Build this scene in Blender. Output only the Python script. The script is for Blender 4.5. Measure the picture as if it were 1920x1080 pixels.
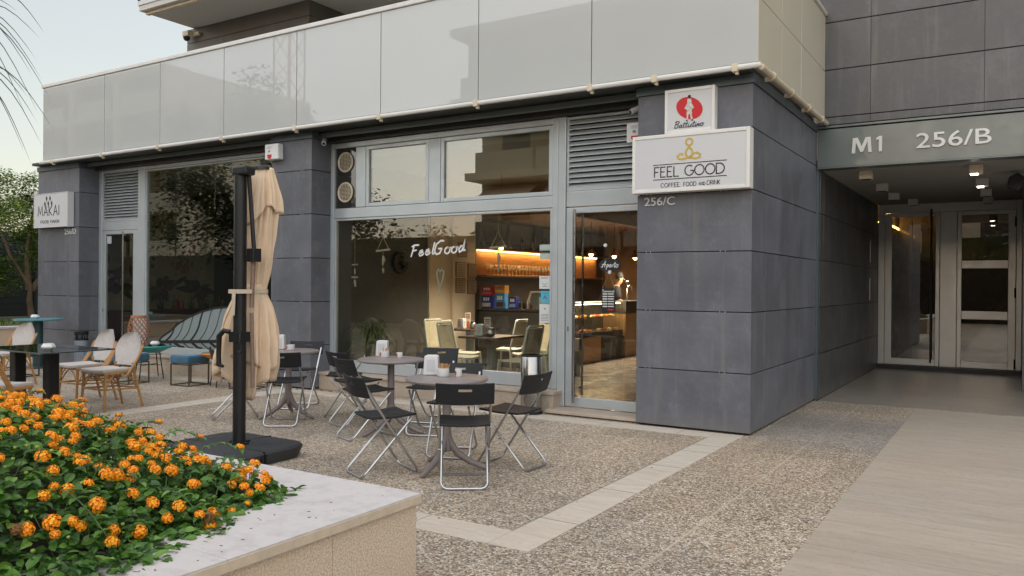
import bpy, math, random
from math import sin, cos, pi, radians, sqrt, atan2
from mathutils import Vector, Matrix
random.seed(7)
for o in list(bpy.data.objects): bpy.data.objects.remove(o)
scene = bpy.context.scene
COL = scene.collection

# ------------------------------------------------------------ camera
YAW, PITCH, ROLL = -0.5581, -0.00335, 0.007835
fw = Vector((sin(YAW)*cos(PITCH), cos(YAW)*cos(PITCH), sin(PITCH)))
rt = Vector((cos(YAW), -sin(YAW), 0)); up = rt.cross(fw)
r2 = rt*cos(ROLL)+up*sin(ROLL); u2 = -rt*sin(ROLL)+up*cos(ROLL)
cd = bpy.data.cameras.new('camera'); cam = bpy.data.objects.new('camera', cd); COL.objects.link(cam)
cam.matrix_world = Matrix(((r2.x, u2.x, -fw.x, 2.3559), (r2.y, u2.y, -fw.y, -8.5194), (r2.z, u2.z, -fw.z, 1.5682), (0, 0, 0, 1)))
cd.sensor_width = 36; cd.lens = 36*1513.13/1920; cd.clip_start = .05; cd.clip_end = 2000
scene.camera = cam

# ------------------------------------------------------------ sky, sun, exposure
SUN_EL, SUN_AZ = radians(3.2), radians(186)      # last sun behind the buildings across the forecourt
w = bpy.data.worlds.new('World'); scene.world = w; w.use_nodes = True
nt = w.node_tree; nt.nodes.clear()
sk = nt.nodes.new('ShaderNodeTexSky'); sk.sky_type = 'NISHITA'; sk.sun_disc = False
sk.sun_elevation = SUN_EL; sk.sun_rotation = SUN_AZ; sk.air_density = 1.0; sk.dust_density = 1.0; sk.ozone_density = 1.0
bg = nt.nodes.new('ShaderNodeBackground'); bg.inputs[1].default_value = 0.15
wo = nt.nodes.new('ShaderNodeOutputWorld')
hs = nt.nodes.new('ShaderNodeHueSaturation'); hs.inputs['Saturation'].default_value = .8
tn = nt.nodes.new('ShaderNodeMix'); tn.data_type = 'RGBA'; tn.blend_type = 'MULTIPLY'; tn.inputs[0].default_value = 1; tn.inputs[7].default_value = (1.0, 1.0, 1.05, 1)
nt.links.new(sk.outputs[0], hs.inputs['Color']); nt.links.new(hs.outputs[0], tn.inputs[6]); 
vl = nt.nodes.new('ShaderNodeMix'); vl.data_type = 'RGBA'; vl.inputs[0].default_value = .62; vl.inputs[7].default_value = (1.12, 1.26, 1.36, 1)   # pale veil colour mixed into the sky as added fill light
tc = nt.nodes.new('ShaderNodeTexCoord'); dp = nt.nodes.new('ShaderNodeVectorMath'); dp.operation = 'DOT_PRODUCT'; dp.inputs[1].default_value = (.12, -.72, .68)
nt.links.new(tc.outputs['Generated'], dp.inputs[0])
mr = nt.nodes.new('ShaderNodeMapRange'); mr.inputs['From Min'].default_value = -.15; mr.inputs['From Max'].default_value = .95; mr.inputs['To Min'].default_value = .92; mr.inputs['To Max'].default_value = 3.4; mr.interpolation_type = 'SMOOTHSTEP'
nt.links.new(dp.outputs['Value'], mr.inputs[0])       # veil brightened overhead and behind the camera to lift facade and ground
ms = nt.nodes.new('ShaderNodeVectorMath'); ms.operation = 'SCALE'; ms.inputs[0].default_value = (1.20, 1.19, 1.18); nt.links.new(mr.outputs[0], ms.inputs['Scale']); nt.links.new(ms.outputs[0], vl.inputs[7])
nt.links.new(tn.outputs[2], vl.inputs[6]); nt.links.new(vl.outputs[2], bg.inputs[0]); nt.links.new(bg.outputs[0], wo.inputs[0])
sl = bpy.data.lights.new('sun', 'SUN'); sl.energy = 1.0; sl.angle = radians(0.6); sl.color = (1, .62, .32)
so = bpy.data.objects.new('sun', sl); COL.objects.link(so)
sd = Vector((sin(SUN_AZ)*cos(SUN_EL), cos(SUN_AZ)*cos(SUN_EL), sin(SUN_EL)))
so.rotation_euler = sd.to_track_quat('Z', 'Y').to_euler()
scene.view_settings.view_transform = 'Standard'; scene.view_settings.look = 'None'
scene.view_settings.exposure = 2.12; scene.view_settings.gamma = 1
scene.cycles.max_bounces = 8; scene.cycles.transparent_max_bounces = 24
scene.cycles.glossy_bounces = 4; scene.cycles.caustics_reflective = False; scene.cycles.caustics_refractive = False
scene.cycles.sample_clamp_indirect = 6

# ------------------------------------------------------------ mesh helpers
class MB:
    def __init__(s): s.v = []; s.f = []; s.m = []
    def add(s, vs, fs, mi=0, T=None):
        n = len(s.v)
        for p in vs:
            p = Vector(p)
            if T is not None: p = T @ p
            s.v.append((p.x, p.y, p.z))
        for f in fs: s.f.append(tuple(i+n for i in f)); s.m.append(mi)
    def box(s, x0, x1, y0, y1, z0, z1, mi=0, T=None):
        s.add([(x0,y0,z0),(x1,y0,z0),(x1,y1,z0),(x0,y1,z0),(x0,y0,z1),(x1,y0,z1),(x1,y1,z1),(x0,y1,z1)],
              [(0,3,2,1),(4,5,6,7),(0,1,5,4),(1,2,6,5),(2,3,7,6),(3,0,4,7)], mi, T)
        return s
    def prism(s, pts, ext, mi=0, T=None):
        n = len(pts); e = Vector(ext)
        a = [Vector(p) for p in pts]; nrm = Vector((0,0,0))
        for i in range(n): nrm += a[i].cross(a[(i+1) % n])
        if nrm.dot(e) > 0: a.reverse()
        vs = a+[p+e for p in a]
        fs = [tuple(range(n)), tuple(range(2*n-1, n-1, -1))]
        fs += [(j, i, i+n, j+n) for i, j in ((k, (k+1) % n) for k in range(n))]
        s.add(vs, fs, mi, T); return s
    def tube(s, pts, r, n=8, closed=False, mi=0, T=None):
        P = [Vector(p) for p in pts]; m = len(P)
        R = r if isinstance(r, (list, tuple)) else [r]*m
        ref = None; rings = []
        for i in range(m):
            if closed: t = (P[(i+1) % m]-P[i-1])
            else: t = P[min(i+1, m-1)]-P[max(i-1, 0)]
            if t.length < 1e-9: t = Vector((0,0,1))
            t.normalize()
            if ref is None:
                ref = t.orthogonal().normalized()
            ref = (ref-t*ref.dot(t))
            if ref.length < 1e-6: ref = t.orthogonal()
            ref.normalize(); b = t.cross(ref)
            rings.append([P[i]+ref*(R[i]*cos(2*pi*k/n))+b*(R[i]*sin(2*pi*k/n)) for k in range(n)])
        vs = [p for ring in rings for p in ring]; fs = []
        for i in range(m if closed else m-1):
            j = (i+1) % m
            for k in range(n):
                l = (k+1) % n; fs.append((i*n+k, i*n+l, j*n+l, j*n+k))
        if not closed:
            fs.append(tuple(range(n-1, -1, -1))); fs.append(tuple((m-1)*n+k for k in range(n)))
        s.add(vs, fs, mi, T); return s
    def lathe(s, prof, c=(0,0,0), n=28, mi=0, T=None):
        vs = []; fs = []; m = len(prof)
        for r, z in prof:
            for k in range(n): vs.append((c[0]+r*cos(2*pi*k/n), c[1]+r*sin(2*pi*k/n), c[2]+z))
        for i in range(m-1):
            for k in range(n):
                l = (k+1) % n; fs.append((i*n+k, i*n+l, (i+1)*n+l, (i+1)*n+k))
        if prof[0][0] > 1e-5: fs.append(tuple(range(n-1, -1, -1)))
        if prof[-1][0] > 1e-5: fs.append(tuple((m-1)*n+k for k in range(n)))
        s.add(vs, fs, mi, T); return s
    def panel(s, nu, nv, fn, th, mask=None, mi=0, T=None):
        # solid curved panel: fn(u,v)->(pos, normal); th thickness
        on = lambda i, j: 0 <= i < nu and 0 <= j < nv and (mask is None or mask(i, j))
        vs = []
        for i in range(nu+1):
            for j in range(nv+1):
                p, nn = fn(i/nu, j/nv); p = Vector(p); nn = Vector(nn).normalized()
                vs.append(p+nn*th/2); vs.append(p-nn*th/2)
        I = lambda i, j, k: 2*(i*(nv+1)+j)+k
        fs = []
        for i in range(nu):
            for j in range(nv):
                if not on(i, j): continue
                fs.append((I(i,j,0), I(i+1,j,0), I(i+1,j+1,0), I(i,j+1,0)))
                fs.append((I(i,j,1), I(i,j+1,1), I(i+1,j+1,1), I(i+1,j,1)))
                if not on(i-1, j): fs.append((I(i,j,0), I(i,j+1,0), I(i,j+1,1), I(i,j,1)))
                if not on(i+1, j): fs.append((I(i+1,j+1,0), I(i+1,j,0), I(i+1,j,1), I(i+1,j+1,1)))
                if not on(i, j-1): fs.append((I(i+1,j,0), I(i,j,0), I(i,j,1), I(i+1,j,1)))
                if not on(i, j+1): fs.append((I(i,j+1,0), I(i+1,j+1,0), I(i+1,j+1,1), I(i,j+1,1)))
        s.add(vs, fs, mi, T); return s
    def stroke(s, pts, w, fn, th=0.002, mi=0):
        # mitred ribbon along 2D polyline; fn(u,v,d)->3D (d = outward)
        P = [Vector((p[0], p[1])) for p in pts]
        Q = [P[0]]
        for p in P[1:]:
            if (p-Q[-1]).length > 1e-6: Q.append(p)
        P = Q
        if len(P) < 2: return s
        clo = (P[0]-P[-1]).length < 1e-5 and len(P) > 3
        if clo: P = P[:-1]
        m = len(P); L = []; R = []
        for i in range(m):
            if clo: a, b = P[i]-P[i-1], P[(i+1) % m]-P[i]
            else:
                a = P[i]-P[i-1] if i else P[1]-P[0]
                b = P[i+1]-P[i] if i < m-1 else P[-1]-P[-2]
            a.normalize(); b.normalize(); na = Vector((-a.y, a.x)); nb = Vector((-b.y, b.x))
            n = na+nb
            n = n.normalized() if n.length > .2 else na
            k = 1/max(.45, n.dot(na)); L.append(P[i]+n*w/2*k); R.append(P[i]-n*w/2*k)
        vs = []
        for i in range(m):
            vs += [fn(L[i].x, L[i].y, th), fn(R[i].x, R[i].y, th), fn(L[i].x, L[i].y, 0), fn(R[i].x, R[i].y, 0)]
        fs = []
        for i in range(m if clo else m-1):
            j = (i+1) % m
            fs += [(4*i, 4*i+1, 4*j+1, 4*j), (4*i+2, 4*i, 4*j, 4*j+2), (4*i+1, 4*i+3, 4*j+3, 4*j+1), (4*i+3, 4*i+2, 4*j+2, 4*j+3)]
        if not clo: fs += [(0, 2, 3, 1), (4*m-4, 4*m-3, 4*m-1, 4*m-2)]
        s.add(vs, fs, mi); return s
    def build(s, name, mat, parent=None, smooth=False, bevel=0, loc=None):
        me = bpy.data.meshes.new(name); me.from_pydata(s.v, [], s.f); me.update()
        o = bpy.data.objects.new(name, me); COL.objects.link(o)
        for m in (mat if isinstance(mat, (list, tuple)) else [mat]): me.materials.append(m)
        if len(me.materials) > 1: me.polygons.foreach_set('material_index', s.m)
        if smooth:
            me.shade_smooth()
            try: me.set_sharp_from_angle(angle=radians(40))
            except Exception: pass
        if bevel:
            b = o.modifiers.new('bevel', 'BEVEL'); b.width = bevel; b.segments = 2; b.limit_method = 'ANGLE'
        if parent: o.parent = parent
        if loc: o.location = loc
        return o

def tag(o, label, cat=None, group=None, kind=None):
    if label: o['label'] = label
    if cat: o['category'] = cat
    if group: o['group'] = group
    if kind: o['kind'] = kind
    return o
def thing(name, label, cat, loc=(0,0,0), rz=0, group=None):
    o = bpy.data.objects.new(name, None); COL.objects.link(o); o.location = loc; o.rotation_euler = (0, 0, rz)
    o.empty_display_size = .1
    return tag(o, label, cat, group)
def struct(name, mb, mat, **k):
    o = mb.build(name, mat, **k); o['kind'] = 'structure'; return o
KIDS = {}
def dup(root, loc, rz, label, group=None):
    def cp(o, par):
        c = o.copy(); COL.objects.link(c)
        if par: c.parent = par
        for ch in list(o.children): cp(ch, c)
        return c
    r = cp(root, None); r.location = loc; r.rotation_euler = (0, 0, rz); r['label'] = label
    if group: r['group'] = group
    return r
def arc(cx, cy, r, a0, a1, n=14, ry=None):
    ry = r if ry is None else ry
    return [(cx+r*cos(radians(a0+(a1-a0)*i/n)), cy+ry*sin(radians(a0+(a1-a0)*i/n))) for i in range(n+1)]
def T_(x, y, z, rz=0): return Matrix.Translation((x, y, z)) @ Matrix.Rotation(rz, 4, 'Z')

# ------------------------------------------------------------ materials
class NT:
    def __init__(s, name):
        s.mat = bpy.data.materials.new(name); s.mat.use_nodes = True; s.t = s.mat.node_tree
        s.b = s.t.nodes['Principled BSDF']; s.out = s.t.nodes['Material Output']; s.co = s.n('ShaderNodeTexCoord').outputs['Object']
    def n(s, typ, **k):
        nd = s.t.nodes.new(typ)
        for a, v in k.items(): setattr(nd, a, v)
        return nd
    def l(s, a, b): s.t.links.new(a, b)
    def mapping(s, scale=(1,1,1), rot=(0,0,0), src=None):
        m = s.n('ShaderNodeMapping'); m.inputs['Scale'].default_value = scale; m.inputs['Rotation'].default_value = rot
        s.l(src or s.co, m.inputs[0]); return m.outputs[0]
    def noise(s, scale, detail=4, rough=.55, src=None, out='Fac'):
        n = s.n('ShaderNodeTexNoise'); n.inputs['Scale'].default_value = scale; n.inputs['Detail'].default_value = detail
        n.inputs['Roughness'].default_value = rough; s.l(src or s.co, n.inputs['Vector']); return n.outputs[out]
    def ramp(s, fac, stops, interp='LINEAR'):
        r = s.n('ShaderNodeValToRGB'); r.color_ramp.interpolation = interp; e = r.color_ramp.elements
        while len(e) < len(stops): e.new(.5)
        for i, (p, c) in enumerate(stops):
            e[i].position = p; e[i].color = (c if len(c) == 4 else (*c, 1)) if isinstance(c, (tuple, list)) else (c, c, c, 1)
        s.l(fac, r.inputs[0]); return r.outputs[0]
    def mix(s, fac, a, b, mode='MIX'):
        m = s.n('ShaderNodeMix', data_type='RGBA', blend_type=mode)
        for sock, v in ((m.inputs[0], fac), (m.inputs[6], a), (m.inputs[7], b)):
            if hasattr(v, 'is_output'): s.l(v, sock)
            elif isinstance(v, (tuple, list)): sock.default_value = (*v[:3], 1)
            else: sock.default_value = v
        return m.outputs[2]
    def math(s, op, a, b=0.0, clamp=False):
        m = s.n('ShaderNodeMath', operation=op); m.use_clamp = clamp
        for sock, v in ((m.inputs[0], a), (m.inputs[1], b)):
            if hasattr(v, 'is_output'): s.l(v, sock)
            else: sock.default_value = v
        return m.outputs[0]
    def bump(s, h, strength=.3, dist=.01):
        b = s.n('ShaderNodeBump'); b.inputs['Strength'].default_value = strength; b.inputs['Distance'].default_value = dist
        s.l(h, b.inputs['Height']); s.l(b.outputs[0], s.b.inputs['Normal'])
    def col(s, c):
        if hasattr(c, 'is_output'): s.l(c, s.b.inputs['Base Color'])
        else: s.b.inputs['Base Color'].default_value = (*c, 1)
    def rough(s, r):
        if hasattr(r, 'is_output'): s.l(r, s.b.inputs['Roughness'])
        else: s.b.inputs['Roughness'].default_value = r

def simple(name, c, rough=.5, metal=0, var=.12, scale=6, bump=0, bscale=60, coat=0, emit=None, es=0, spec=None):
    m = NT(name)
    if var:
        f = m.noise(scale, 5)
        d = tuple(x*(1-var) for x in c); l = tuple(min(1, x*(1+var)) for x in c)
        m.col(m.ramp(f, [(.3, d), (.7, l)])); m.rough(m.ramp(m.noise(scale*2.3, 3), [(.3, max(0, rough-.06)), (.7, min(1, rough+.08))]))
    else: m.col(c); m.rough(rough)
    m.b.inputs['Metallic'].default_value = metal; m.b.inputs['Coat Weight'].default_value = coat
    if spec is not None: m.b.inputs['Specular IOR Level'].default_value = spec
    if bump: m.bump(m.noise(bscale, 4), bump, .004)
    if emit: m.b.inputs['Emission Color'].default_value = (*emit, 1); m.b.inputs['Emission Strength'].default_value = es
    return m.mat

def glass_mat(name, tint=(.86,.9,.88), f0=.07, rough=0.0):
    m = NT(name); g = m.n('ShaderNodeNewGeometry')
    d = m.n('ShaderNodeVectorMath', operation='DOT_PRODUCT'); m.l(g.outputs['Incoming'], d.inputs[0]); m.l(g.outputs['Normal'], d.inputs[1])
    c = m.math('ABSOLUTE', d.outputs['Value']); p = m.math('POWER', m.math('SUBTRACT', 1.0, c), 5.0)
    fac = m.math('ADD', m.math('MULTIPLY', p, 1-f0), f0, True)
    tr = m.n('ShaderNodeBsdfTransparent'); tr.inputs[0].default_value = (*tint, 1)
    gl = m.n('ShaderNodeBsdfGlossy'); gl.inputs['Roughness'].default_value = rough
    mx = m.n('ShaderNodeMixShader'); m.l(fac, mx.inputs[0]); m.l(tr.outputs[0], mx.inputs[1]); m.l(gl.outputs[0], mx.inputs[2])
    m.l(mx.outputs[0], m.out.inputs[0]); return m.mat

def mat_cladding(name, c, warm):
    m = NT(name)
    g = m.n('ShaderNodeNewGeometry')
    cloud = m.noise(1.7, 6, .62); fine = m.noise(14, 5, .7)
    base = m.mix(m.ramp(cloud, [(.35, 0.0), (.68, 1.0)]), tuple(x*.86 for x in c), tuple(x*1.16 for x in c))
    base = m.mix(m.math('MULTIPLY', m.ramp(fine, [(.45, 0.0), (.75, 1.0)]), .35), base, warm)
    st = m.noise(1.0, 4, .6, src=m.mapping((9, 9, .7)))
    base = m.mix(m.math('MULTIPLY', m.ramp(st, [(.55, 0.0), (.70, 1.0)]), .32), base, (.22,.205,.19))
    ri = g.outputs['Random Per Island']; tone = m.math('ADD', m.math('MULTIPLY', ri, .26), .87); cc = m.n('ShaderNodeCombineColor')
    for k in range(3): m.l(tone, cc.inputs[k])
    base = m.mix(1.0, base, cc.outputs[0], 'MULTIPLY')
    wisp = m.noise(3.2, 8, .8); base = m.mix(m.math('MULTIPLY', m.ramp(wisp, [(.52, 0.0), (.70, 1.0)]), .42), base, tuple(x*2.0 for x in c))
    sp = m.n('ShaderNodeSeparateXYZ'); m.l(m.co, sp.inputs[0])      # splash dirt at the foot
    dirt = m.math('MULTIPLY', m.ramp(m.math('ADD', sp.outputs[2], m.math('MULTIPLY', fine, .25)), [(.10, 1.0), (.34, 0.0)]), .35)
    base = m.mix(dirt, base, (.20,.175,.15))
    m.l(base, m.b.inputs['Base Color']); m.rough(m.ramp(cloud, [(.3, .34), (.7, .52)]))
    m.bump(fine, .08, .004); return m.mat

def mat_pebble():
    m = NT('pebble_concrete')
    v = m.n('ShaderNodeTexVoronoi'); v.inputs['Scale'].default_value = 76
    wc = m.mix(.12, m.co, m.noise(30, 2, out='Color')); m.l(m.mapping((1,1,.4), src=m.co), v.inputs['Vector'])
    ve = m.n('ShaderNodeTexVoronoi', feature='DISTANCE_TO_EDGE'); ve.inputs['Scale'].default_value = 76; m.l(m.mapping((1,1,.4), src=m.co), ve.inputs['Vector'])
    sep = m.n('ShaderNodeSeparateColor'); m.l(v.outputs['Color'], sep.inputs[0])
    col = m.ramp(sep.outputs[0], [(0, (.09,.075,.06)), (.16, (.19,.15,.115)), (.34, (.34,.245,.16)), (.50, (.46,.36,.25)), (.66, (.52,.44,.34)), (.82, (.68,.62,.53)), (1, (.86,.82,.75))])
    mort = m.ramp(ve.outputs['Distance'], [(.02, 1.0), (.10, 0.0)])
    col = m.mix(m.math('MULTIPLY', mort, .75), col, (.27,.24,.21))
    big = m.noise(.55, 4, .6)
    col = m.mix(m.ramp(big, [(.35, 0.0), (.7, .30)]), col, (.25,.235,.22), 'MIX')
    # worn warm patches
    col = m.mix(m.math('MULTIPLY', m.ramp(m.noise(.33, 3), [(.45, 0.0), (.65, 1.0)]), .35), col, (1.25,1.0,.78), 'MULTIPLY')
    # slab joints every 0.8 m
    sx = m.n('ShaderNodeSeparateXYZ'); m.l(m.co, sx.inputs[0])
    def joint(axis, off, step, wd):
        a = m.math('ABSOLUTE', m.math('SUBTRACT', m.math('FRACT', m.math('DIVIDE', m.math('ADD', axis, off), step)), .5))
        return m.math('GREATER_THAN', a, .5-wd/step)
    j = m.math('MAXIMUM', joint(sx.outputs[0], 100.2, .8, .008), joint(sx.outputs[1], 100.36, .8, .007))
    jn = m.math('MULTIPLY', j, m.ramp(m.noise(3, 3), [(.3, .55), (.7, 1.0)]))
    col = m.mix(jn, col, (.56,.49,.39))
    # washed, stained band in front of the entrance
    yb = m.math('ADD', sx.outputs[1], m.math('MULTIPLY', m.noise(1.2, 3), .7))
    band = m.math('MULTIPLY', m.ramp(m.math('MULTIPLY', m.math('ADD', yb, 1.0), .2), [(.22, 0.0), (.3, 1.0), (.62, 1.0), (.72, 0.0)]), m.math('GREATER_THAN', sx.outputs[0], .02))
    col = m.mix(m.math('MULTIPLY', band, .45), col, (.24,.24,.25))
    spots = m.ramp(m.noise(4.5, 6, .75), [(.64, 0.0), (.74, 1.0)]); col = m.mix(m.math('MULTIPLY', spots, .4), col, (.10,.09,.08))
    fx = m.math('FLOOR', m.math('DIVIDE', m.math('ADD', sx.outputs[0], 100.6), .8)); fy = m.math('FLOOR', m.math('DIVIDE', m.math('ADD', sx.outputs[1], 100.76), .8))
    cb = m.n('ShaderNodeCombineXYZ'); m.l(fx, cb.inputs[0]); m.l(fy, cb.inputs[1]); wn = m.n('ShaderNodeTexWhiteNoise', noise_dimensions='3D'); m.l(cb.outputs[0], wn.inputs['Vector'])
    col = m.mix(1.0, col, m.ramp(wn.outputs['Value'], [(0, (.86,.84,.82)), (1, (1.08,1.06,1.03))]), 'MULTIPLY')
    m.l(col, m.b.inputs['Base Color']); m.rough(m.ramp(sep.outputs[1], [(0, .45), (1, .8)]))
    m.bump(m.math('ADD', m.ramp(ve.outputs['Distance'], [(0, 0.0), (.25, 1.0)]), m.math('MULTIPLY', sep.outputs[2], .5)), .55, .006)
    return m.mat

def mat_travertine(name, c, dark, light, step=(1.2, .6), rough=.5, along='x'):
    m = NT(name)
    sc = (2.0, 11, 4) if along == 'x' else (9, 1.1, 4)
    wv = m.mix(.06, m.co, m.noise(1.3, 3, out='Color')); f = m.noise(1.6, 9, .72, src=m.mapping(sc, src=wv)); f2 = m.noise(6, 7, .75, src=m.mapping((sc[0]*2, sc[1], sc[2]), src=wv))
    col = m.ramp(f, [(.25, dark), (.5, c), (.75, light)])
    pits = m.ramp(f2, [(.585, 0.0), (.64, 1.0)])
    col = m.mix(m.math('MULTIPLY', pits, .6), col, tuple(x*.5 for x in dark))
    col = m.mix(m.ramp(m.noise(.8, 3), [(.4, 0.0), (.7, .25)]), col, (.42,.32,.24))
    sx = m.n('ShaderNodeSeparateXYZ'); m.l(m.co, sx.inputs[0])
    cb = m.n('ShaderNodeCombineXYZ')
    for ax, st, off in ((0, step[0], 100.35), (1, step[1], 100.1)): m.l(m.math('FLOOR', m.math('ADD', m.math('DIVIDE', m.math('ADD', sx.outputs[ax], off), st), .5)), cb.inputs[ax])
    wn = m.n('ShaderNodeTexWhiteNoise', noise_dimensions='3D'); m.l(cb.outputs[0], wn.inputs['Vector'])
    col = m.mix(1.0, col, m.ramp(wn.outputs['Value'], [(0, (.95,.94,.93)), (.5, (1,.985,.97)), (1, (1.04,1.03,1.0))]), 'MULTIPLY')
    for ax, st, off in ((0, step[0], 100.35), (1, step[1], 100.1)):
        a = m.math('ABSOLUTE', m.math('SUBTRACT', m.math('FRACT', m.math('DIVIDE', m.math('ADD', sx.outputs[ax], off), st)), .5))
        j = m.math('GREATER_THAN', a, .5-.0025/st); col = m.mix(m.math('MULTIPLY', j, .55), col, tuple(x*.35 for x in dark))
    m.l(col, m.b.inputs['Base Color']); m.rough(m.ramp(f2, [(.3, rough-.08), (.7, rough+.12)])); m.bump(f2, .15, .003)
    return m.mat

def mat_wood(name, a, b, scale=(1, 14, 14), rough=.5):
    m = NT(name); f = m.noise(3, 6, .65, src=m.mapping(scale)); m.col(m.ramp(f, [(.3, a), (.7, b)])); m.rough(rough); m.bump(f, .1, .002); return m.mat

M = {}
M['clad'] = mat_cladding('dark_stoneware', (.118,.125,.147), (.165,.155,.145))
M['clad2'] = mat_cladding('dark_stoneware_upper', (.085,.088,.095), (.13,.125,.12))
M['joint'] = simple('joint_black', (.012,.012,.013), .8, var=0)
M['pebble'] = mat_pebble()
M['trav'] = mat_travertine('travertine_paving', (.44,.385,.325), (.34,.29,.24), (.51,.465,.405), (50, .62))
M['strip'] = mat_travertine('limestone_strip', (.56,.505,.435), (.45,.40,.34), (.64,.60,.54), (50, 50), .6)
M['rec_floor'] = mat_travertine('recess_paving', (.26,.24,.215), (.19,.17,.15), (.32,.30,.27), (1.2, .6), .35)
M['alu'] = simple('painted_aluminium', (.50,.545,.565), .35, .35, .05, 3, coat=.1)
M['alu_d'] = simple('entrance_aluminium', (.56,.56,.53), .4, .5, .05, 3)
M['fascia'] = simple('grey_fascia_metal', (.13,.155,.155), .38, .3, .08, 2, coat=.15)
M['flash'] = simple('slate_flashing', (.10,.13,.145), .4, .3, .08, 3)
M['dark_metal'] = simple('dark_soffit_metal', (.045,.048,.045), .45, .2, .15, 3)
M['white_rail'] = simple('white_rail', (.66,.65,.62), .35, 0, .05, 3, coat=.2)
M['cream'] = simple('cream_gutter', (.62,.54,.40), .4, 0, .12, 4)
M['white'] = simple('white_plastic', (.72,.72,.71), .35, 0, .03, 4)
M['sign_face'] = simple('sign_face', (.60,.605,.62), .3, 0, 0, 2, coat=.2)
M['sign_frame'] = simple('sign_frame', (.72,.71,.68), .35, 0, .04, 4)
M['black'] = simple('black_ink', (.012,.012,.014), .5, var=0)
M['gold'] = simple('gold_print', (.52,.36,.07), .45, 0, .08, 12)
M['red'] = simple('red_print', (.55,.012,.02), .4, 0, .05, 8)
M['letter'] = simple('pale_letters', (.62,.63,.62), .4, .1, .04, 4)
M['glass'] = glass_mat('window_glass', (.86,.87,.83), .075)
M['glass_dark'] = glass_mat('tinted_glass', (.72,.68,.56), .17)
M['glass_street'] = glass_mat('street_glass', (.84,.86,.80), .16)
M['glass_clear'] = glass_mat('clear_glass', (.93,.95,.94), .05)
M['balc'] = simple('enamelled_balcony_glass', (.455,.47,.465), .5, 0, .02, .4, coat=1)
NT_ = M['balc'].node_tree.nodes['Principled BSDF']; NT_.inputs['Coat Roughness'].default_value = .01; NT_.inputs['Coat IOR'].default_value = 1.62
M['balc_side'] = simple('cream_balcony_panel', (.60,.56,.44), .5, 0, .03, .6, coat=.6)
M['plaster'] = simple('white_soffit', (.55,.53,.49), .85, 0, .04, 1)
M['ch_plastic'] = simple('black_plastic', (.020,.021,.024), .5, 0, .15, 20, .05, 300, spec=.28)
M['chrome'] = simple('dull_chrome', (.5,.5,.51), .32, 1, .06, 10)
M['steel'] = simple('brushed_steel', (.36,.35,.34), .2, 1, .08, 8)
M['taupe'] = simple('taupe_resin', (.235,.20,.195), .42, 0, .06, 10, .03, 200)
M['canvas'] = simple('ecru_canvas', (.74,.565,.40), .9, 0, .10, 3, .25, 240)
M['mast'] = simple('black_mast', (.022,.022,.023), .35, .3, .15, 5)
M['rubber'] = simple('umbrella_base_plastic', (.035,.037,.042), .5, 0, .25, 3, .15, 80)
M['bamboo'] = mat_wood('bamboo_cane', (.33,.155,.045), (.50,.27,.10), (4, 4, 22), .4)
M['weave'] = simple('woven_seat', (.50,.46,.44), .8, 0, .08, 30, .35, 260)
M['dk_glass'] = simple('dark_green_glass_top', (.012,.032,.028), .06, 0, 0, coat=1)
M['blk_metal'] = simple('black_metal', (.012,.013,.014), .45, .2, .1, 8)
M['teal'] = simple('turquoise_paint', (.03,.36,.33), .4, 0, .06, 8, coat=.3)
M['blue_top'] = simple('light_blue_paint', (.09,.32,.38), .35, 0, .08, 8, coat=.3)
M['petrol'] = simple('petrol_post', (.018,.06,.07), .4, 0, .1, 8)
M['velvet'] = simple('blue_velvet', (.006,.085,.15), .8, 0, .35, 5, .1, 60)
M['velvet'].node_tree.nodes['Principled BSDF'].inputs['Sheen Weight'].default_value = .5
M['brass'] = simple('bronze_frame', (.14,.10,.07), .4, .5, .1, 8)
M['orange_cord'] = simple('orange_cord', (.62,.22,.02), .6, 0, .15, 60)
M['wicker'] = mat_wood('lantern_wicker', (.30,.11,.045), (.48,.21,.09), (10, 10, 10), .6)
M['bulb'] = simple('warm_bulb', (1,.6,.25), .5, var=0, emit=(1,.50,.16), es=26)
M['led'] = simple('led_strip', (1,.6,.25), .5, var=0, emit=(1,.50,.14), es=5)
M['disp_light'] = simple('display_case_light', (1,.8,.5), .5, var=0, emit=(1,.72,.36), es=5)
# ============================================================ ground
g = MB(); g.box(-400, 400, -400, 400, -.5, -.02); struct('ground', g, simple('far_asphalt', (.06,.06,.06), .9, 0, .15, .5))
g = MB(); g.box(-60, 30, -40, 3.2, -.015, 0); g.box(-60, -13.95, 3.2, 12, -.015, 0); struct('pavement', g, M['pebble'])
g = MB(); g.box(1.27, 40, -40, 3.15, -.01, .004); struct('stone_path', g, M['trav'])
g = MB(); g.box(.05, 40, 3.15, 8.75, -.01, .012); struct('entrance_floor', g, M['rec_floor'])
g = MB()
g.box(-.36, -.06, -4.15, -.02, -.01, .004); g.box(-.36, -.06, -4.45, -4.15, -.01, .0045); g.box(-14, -.36, -4.45, -4.15, -.01, .004)
g.box(-14.5, -.36, -.32, -.02, -.01, .004); g.box(-6.9, -6.55, -4.15, -.32, -.01, .0042)
for x in [-.7, -1.6, -2.6, -3.7, -4.8, -5.9, -7.1, -8.2, -9.3, -10.5, -11.6, -12.8]:
    g.box(x-.002, x+.002, -.32, -.02, .003, .0048, 1); g.box(x-.302, x-.298, -4.45, -4.15, .003, .0048, 1)
for y in [-.75, -1.1, -1.85, -2.85, -3.8]: g.box(-.36, -.06, y-.003, y+.003, .003, .0048, 1)
g.box(-.36, -.355, -4.15, -.3, .003, .0047, 1)
struct('paving_strip', g, [M['strip'], simple('strip_joint', (.16,.14,.12), .9)])

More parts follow.
